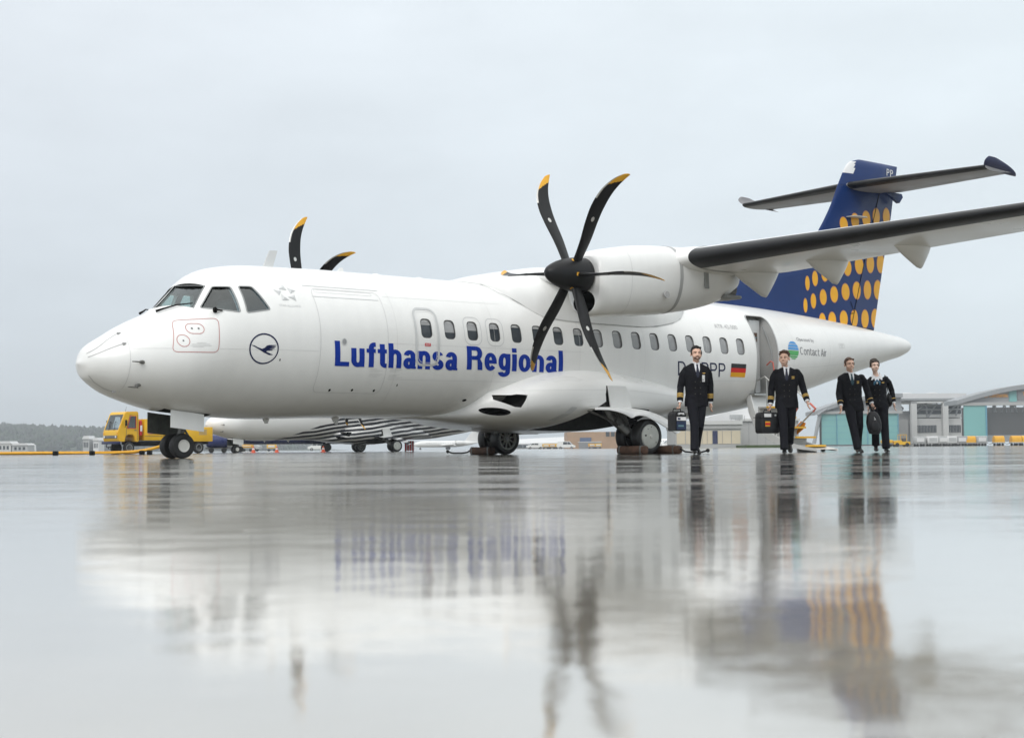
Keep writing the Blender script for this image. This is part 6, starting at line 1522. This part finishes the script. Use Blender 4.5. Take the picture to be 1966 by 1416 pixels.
# sign hangar at the right
D = 450; o = bld('sign_hangar', 'large arched grey hangar with orange lettering sign and dark open doorway', 'hangar', D, 1840)
v2 = lambda u: 738 + 33 * (max(0, (2010 - u)) / 176) ** 1.7
us = [1834 + 8 * i for i in range(45)]; v2b = lambda u: v2(u) if u <= 2010 else 738 + 33 * ((u - 2010) / 176) ** 1.7
arch_roof(o, D, us, v2b, 12, 1.3, 'steel_grey')
b = new(); rg = []
for u in us[1:-1]: x = wx(u, D) - o.location.x; rg.append([(x, 0, bz(779, D)), (x, 0, max(bz(779, D) + .05, bz(v2b(u), D) - 1.1)), (x, .6, max(bz(779, D) + .05, bz(v2b(u), D) - 1.1)), (x, .6, bz(779, D))])
rings_loft(b, rg); link('gable', fix(b), 'roof_grey', o, smooth=False)
quick(o, D, [('door_head', 1840, 2180, 775, 781, -1.4, .2, 'concrete_wall'), ('teal_door', 1848, 1889, 781, 847, -1.0, -.4, 'teal_door'), ('teal_edge', 1889, 1891.5, 778, 849, -1.3, -.3, 'teal_edge'), ('inner_hall', 1892, 2180, 781, 850, 24, 24.5, 'hall_dark'), ('doorway_shade', 1892, 2180, 794, 848, 1.0, 1.5, 'hall_dark'), ('floor_band', 1892, 2180, 838, 850, .2, .6, 'steel_grey'), ('wall_window', 1937, 1951, 752, 774, -.35, 0, 'teal_door'), ('plinth', 1840, 1890, 847, 858, -.6, .2, 'concrete_wall'), ('dark_bay', 1953, 1990, 744, 771, -.3, 0, 'sign_grey')])  # dark sheet across the open doorway, the hall's shade put into its colour
b = new()
for i in range(9):
    u = 1896 + 10 * i; tube(b, [(wx(u, D) - o.location.x, 2, bz(794, D)), (wx(u + (5 if i % 2 else -3), D) - o.location.x, 2, bz(780, D))], .22, 5)
for u in (1912, 1945): tube(b, [(wx(u, D) - o.location.x, 1.8, bz(796, D)), (wx(u, D) - o.location.x, 1.8, bz(778, D))], .55, 6)
link('truss', b, 'steel_grey', o)
b = new(); sg = text_bm('Lufthansa', wx(1899, D) - o.location.x, wx(1934, D) - o.location.x, bz(765.2, D), bz(757.0, D) - bz(765.6, D), .035)
for v in sg.verts: v.co = Vector((v.co.x, -.45, v.co.y))
me_ = bpy.data.meshes.new('t'); sg.to_mesh(me_); sg.free(); b.from_mesh(me_); bpy.data.meshes.remove(me_); b.normal_update()
ex_ = bmesh.ops.extrude_face_region(b, geom=b.faces[:]); bmesh.ops.translate(b, verts=[q for q in ex_['geom'] if isinstance(q, bmesh.types.BMVert)], vec=(0, .3, 0)); link('sign_lettering', fix(b), 'sign_orange', o, smooth=False)
b = new(); sg = text_bm('Technik', wx(1962, D) - o.location.x, wx(1990, D) - o.location.x, bz(763, D), bz(755.5, D) - bz(763, D), .02)
for v in sg.verts: v.co = Vector((v.co.x, -.45, v.co.y))
link('sign_lettering', sg, 'sign_orange', o, smooth=False); b.free()
b = new(); cx_, cz_ = wx(1892.5, D) - o.location.x, bz(762, D); rg = [[(cx_ + r_ * math.cos(2 * PI * j / 20), -.4, cz_ + r_ * math.sin(2 * PI * j / 20)) for j in range(20)] for r_ in (.62, .46)]
rings_loft(b, rg, cap=False); link('sign_roundel', fix(b), 'sign_orange', o, smooth=False)
b = new(); b.faces.new([b.verts.new(p) for p in ((cx_ - .35, -.4, cz_ + .05), (cx_ - .05, -.4, cz_ - .12), (cx_ + .1, -.4, cz_ + .18), (cx_ + .36, -.4, cz_ + .18), (cx_ + .1, -.4, cz_ - .2), (cx_ + .25, -.4, cz_ - .32), (cx_ - .05, -.4, cz_ - .2))]); link('sign_bird', b, 'sign_orange', o, smooth=False)
# small far buildings at the left
for u, w_, h_, m, l_ in ((8, 26, 3.2, 'pale_wall', 'low white shed at the left edge below the hill'), (38, 30, 2.6, 'silver_box', 'low grey shed right of the white one below the hill'), (165, 12, 4.5, 'silver_box', 'grey box building left of the yellow truck'), (184, 10, 4.0, 'roof_white', 'white container close to the left of the yellow truck')):
    D = 420; o = empty('far_shed', (wx(u, D), D, 0)); tag(o, l_, 'shed', 'small sheds on the far side'); ww = w_ / 2966.5 * D
    b = new(); box(b, -ww / 2, ww / 2, 0, 6, 0, h_ * .8); link('wall', b, m, o, smooth=False); b = new(); prism(b, [(-ww / 2 - .2, h_ * .8), (ww / 2 + .2, h_ * .8), (ww / 2 - .3, h_), (-ww / 2 + .3, h_)], 'y', -.3, 6.2); link('roof', fix(b), 'roof_white', o, smooth=False)
    for i in range(3): b = new(); box(b, -ww * .35 + i * ww * .27, -ww * .35 + i * ww * .27 + ww * .15, -.05, 0, h_ * .3, h_ * .6); link('window', b, 'glass_dark', o, smooth=False)

# ================================================================== wooded hill
rnd = random.Random(3); D = 1250
def hill_h(x):
    u = x / D * 2966.5 + 983
    return max(0., (pchip([-900, -400, 0, 90, 200, 300, 420, 560], [30, 27, 20.5, 20.5, 18.6, 13.5, 6, 0])(u)) + 1.3 * noise.noise(Vector((x * .012, 3, 0))))
b = new(); rows = []
for j in range(9):
    t = j / 8; row_ = []
    for i in range(101): x = -800 + 640 * i / 100; h = hill_h(x) * (math.sin(t * PI / 2)) ** .8; row_.append(b.verts.new((x, D + 420 * t, h * (1 + .0 * t) - .5 * (t == 0) + 1.2 * noise.noise(Vector((x * .03, t * 8, 1))))))
    rows.append(row_)
for j in range(8):
    for i in range(100): b.faces.new((rows[j][i], rows[j][i + 1], rows[j + 1][i + 1], rows[j + 1][i]))
tag(link('hill', b, 'wood_green'), kind='structure')
b = new(); ico = new(); bmesh.ops.create_icosphere(ico, subdivisions=1, radius=1); iv = [v.co.copy() for v in ico.verts]; ifc = [[v.index for v in f.verts] for f in ico.faces]; ico.free()
V, F, MI = [], [], []
for _ in range(5200):
    t = rnd.random() ** .8; x = rnd.uniform(-640, -165); h = hill_h(x)
    if h < 1.5: continue
    z = h * math.sin(t * PI / 2) ** .8; s = rnd.uniform(2.2, 4.6); tall = rnd.random() < .35; base_ = len(V); y = D + 420 * t
    for v in iv:
        q = 1 + .35 * (rnd.random() - .5); V.append((x + v.x * s * q * (.55 if tall else 1), y + v.y * s * q, z + s * .35 + v.z * s * q * (1.25 if tall else .8)))
    mi_ = 0 if rnd.random() < .55 else 1
    for f in ifc: F.append([base_ + k for k in f]); MI.append(mi_)
b.free(); me = bpy.data.meshes.new('hill_wood'); me.from_pydata(V, [], F); me.polygons.foreach_set('material_index', MI)
o = link('hill_wood', me, ['wood_brown', 'wood_green'], smooth=False); tag(o, 'mixed bare and green wood covering the low hill at the left horizon', 'wood', kind='stuff')

# ================================================================== damp air
hz_ = bpy.data.materials.new('haze'); hz_.use_nodes = True; t = hz_.node_tree; t.nodes.clear()
ho = t.nodes.new('ShaderNodeOutputMaterial'); pv = t.nodes.new('ShaderNodeVolumePrincipled'); pv.inputs['Color'].default_value = (.90, .955, 1.0, 1); pv.inputs['Density'].default_value = .00040; pv.inputs['Anisotropy'].default_value = .2
t.links.new(pv.outputs[0], ho.inputs['Volume']); M['haze'] = hz_
b = new(); box(b, -1500, 1500, -80, 1760, -1.0, 45.); tag(link('haze', fix(b), 'haze', smooth=False), kind='stuff')
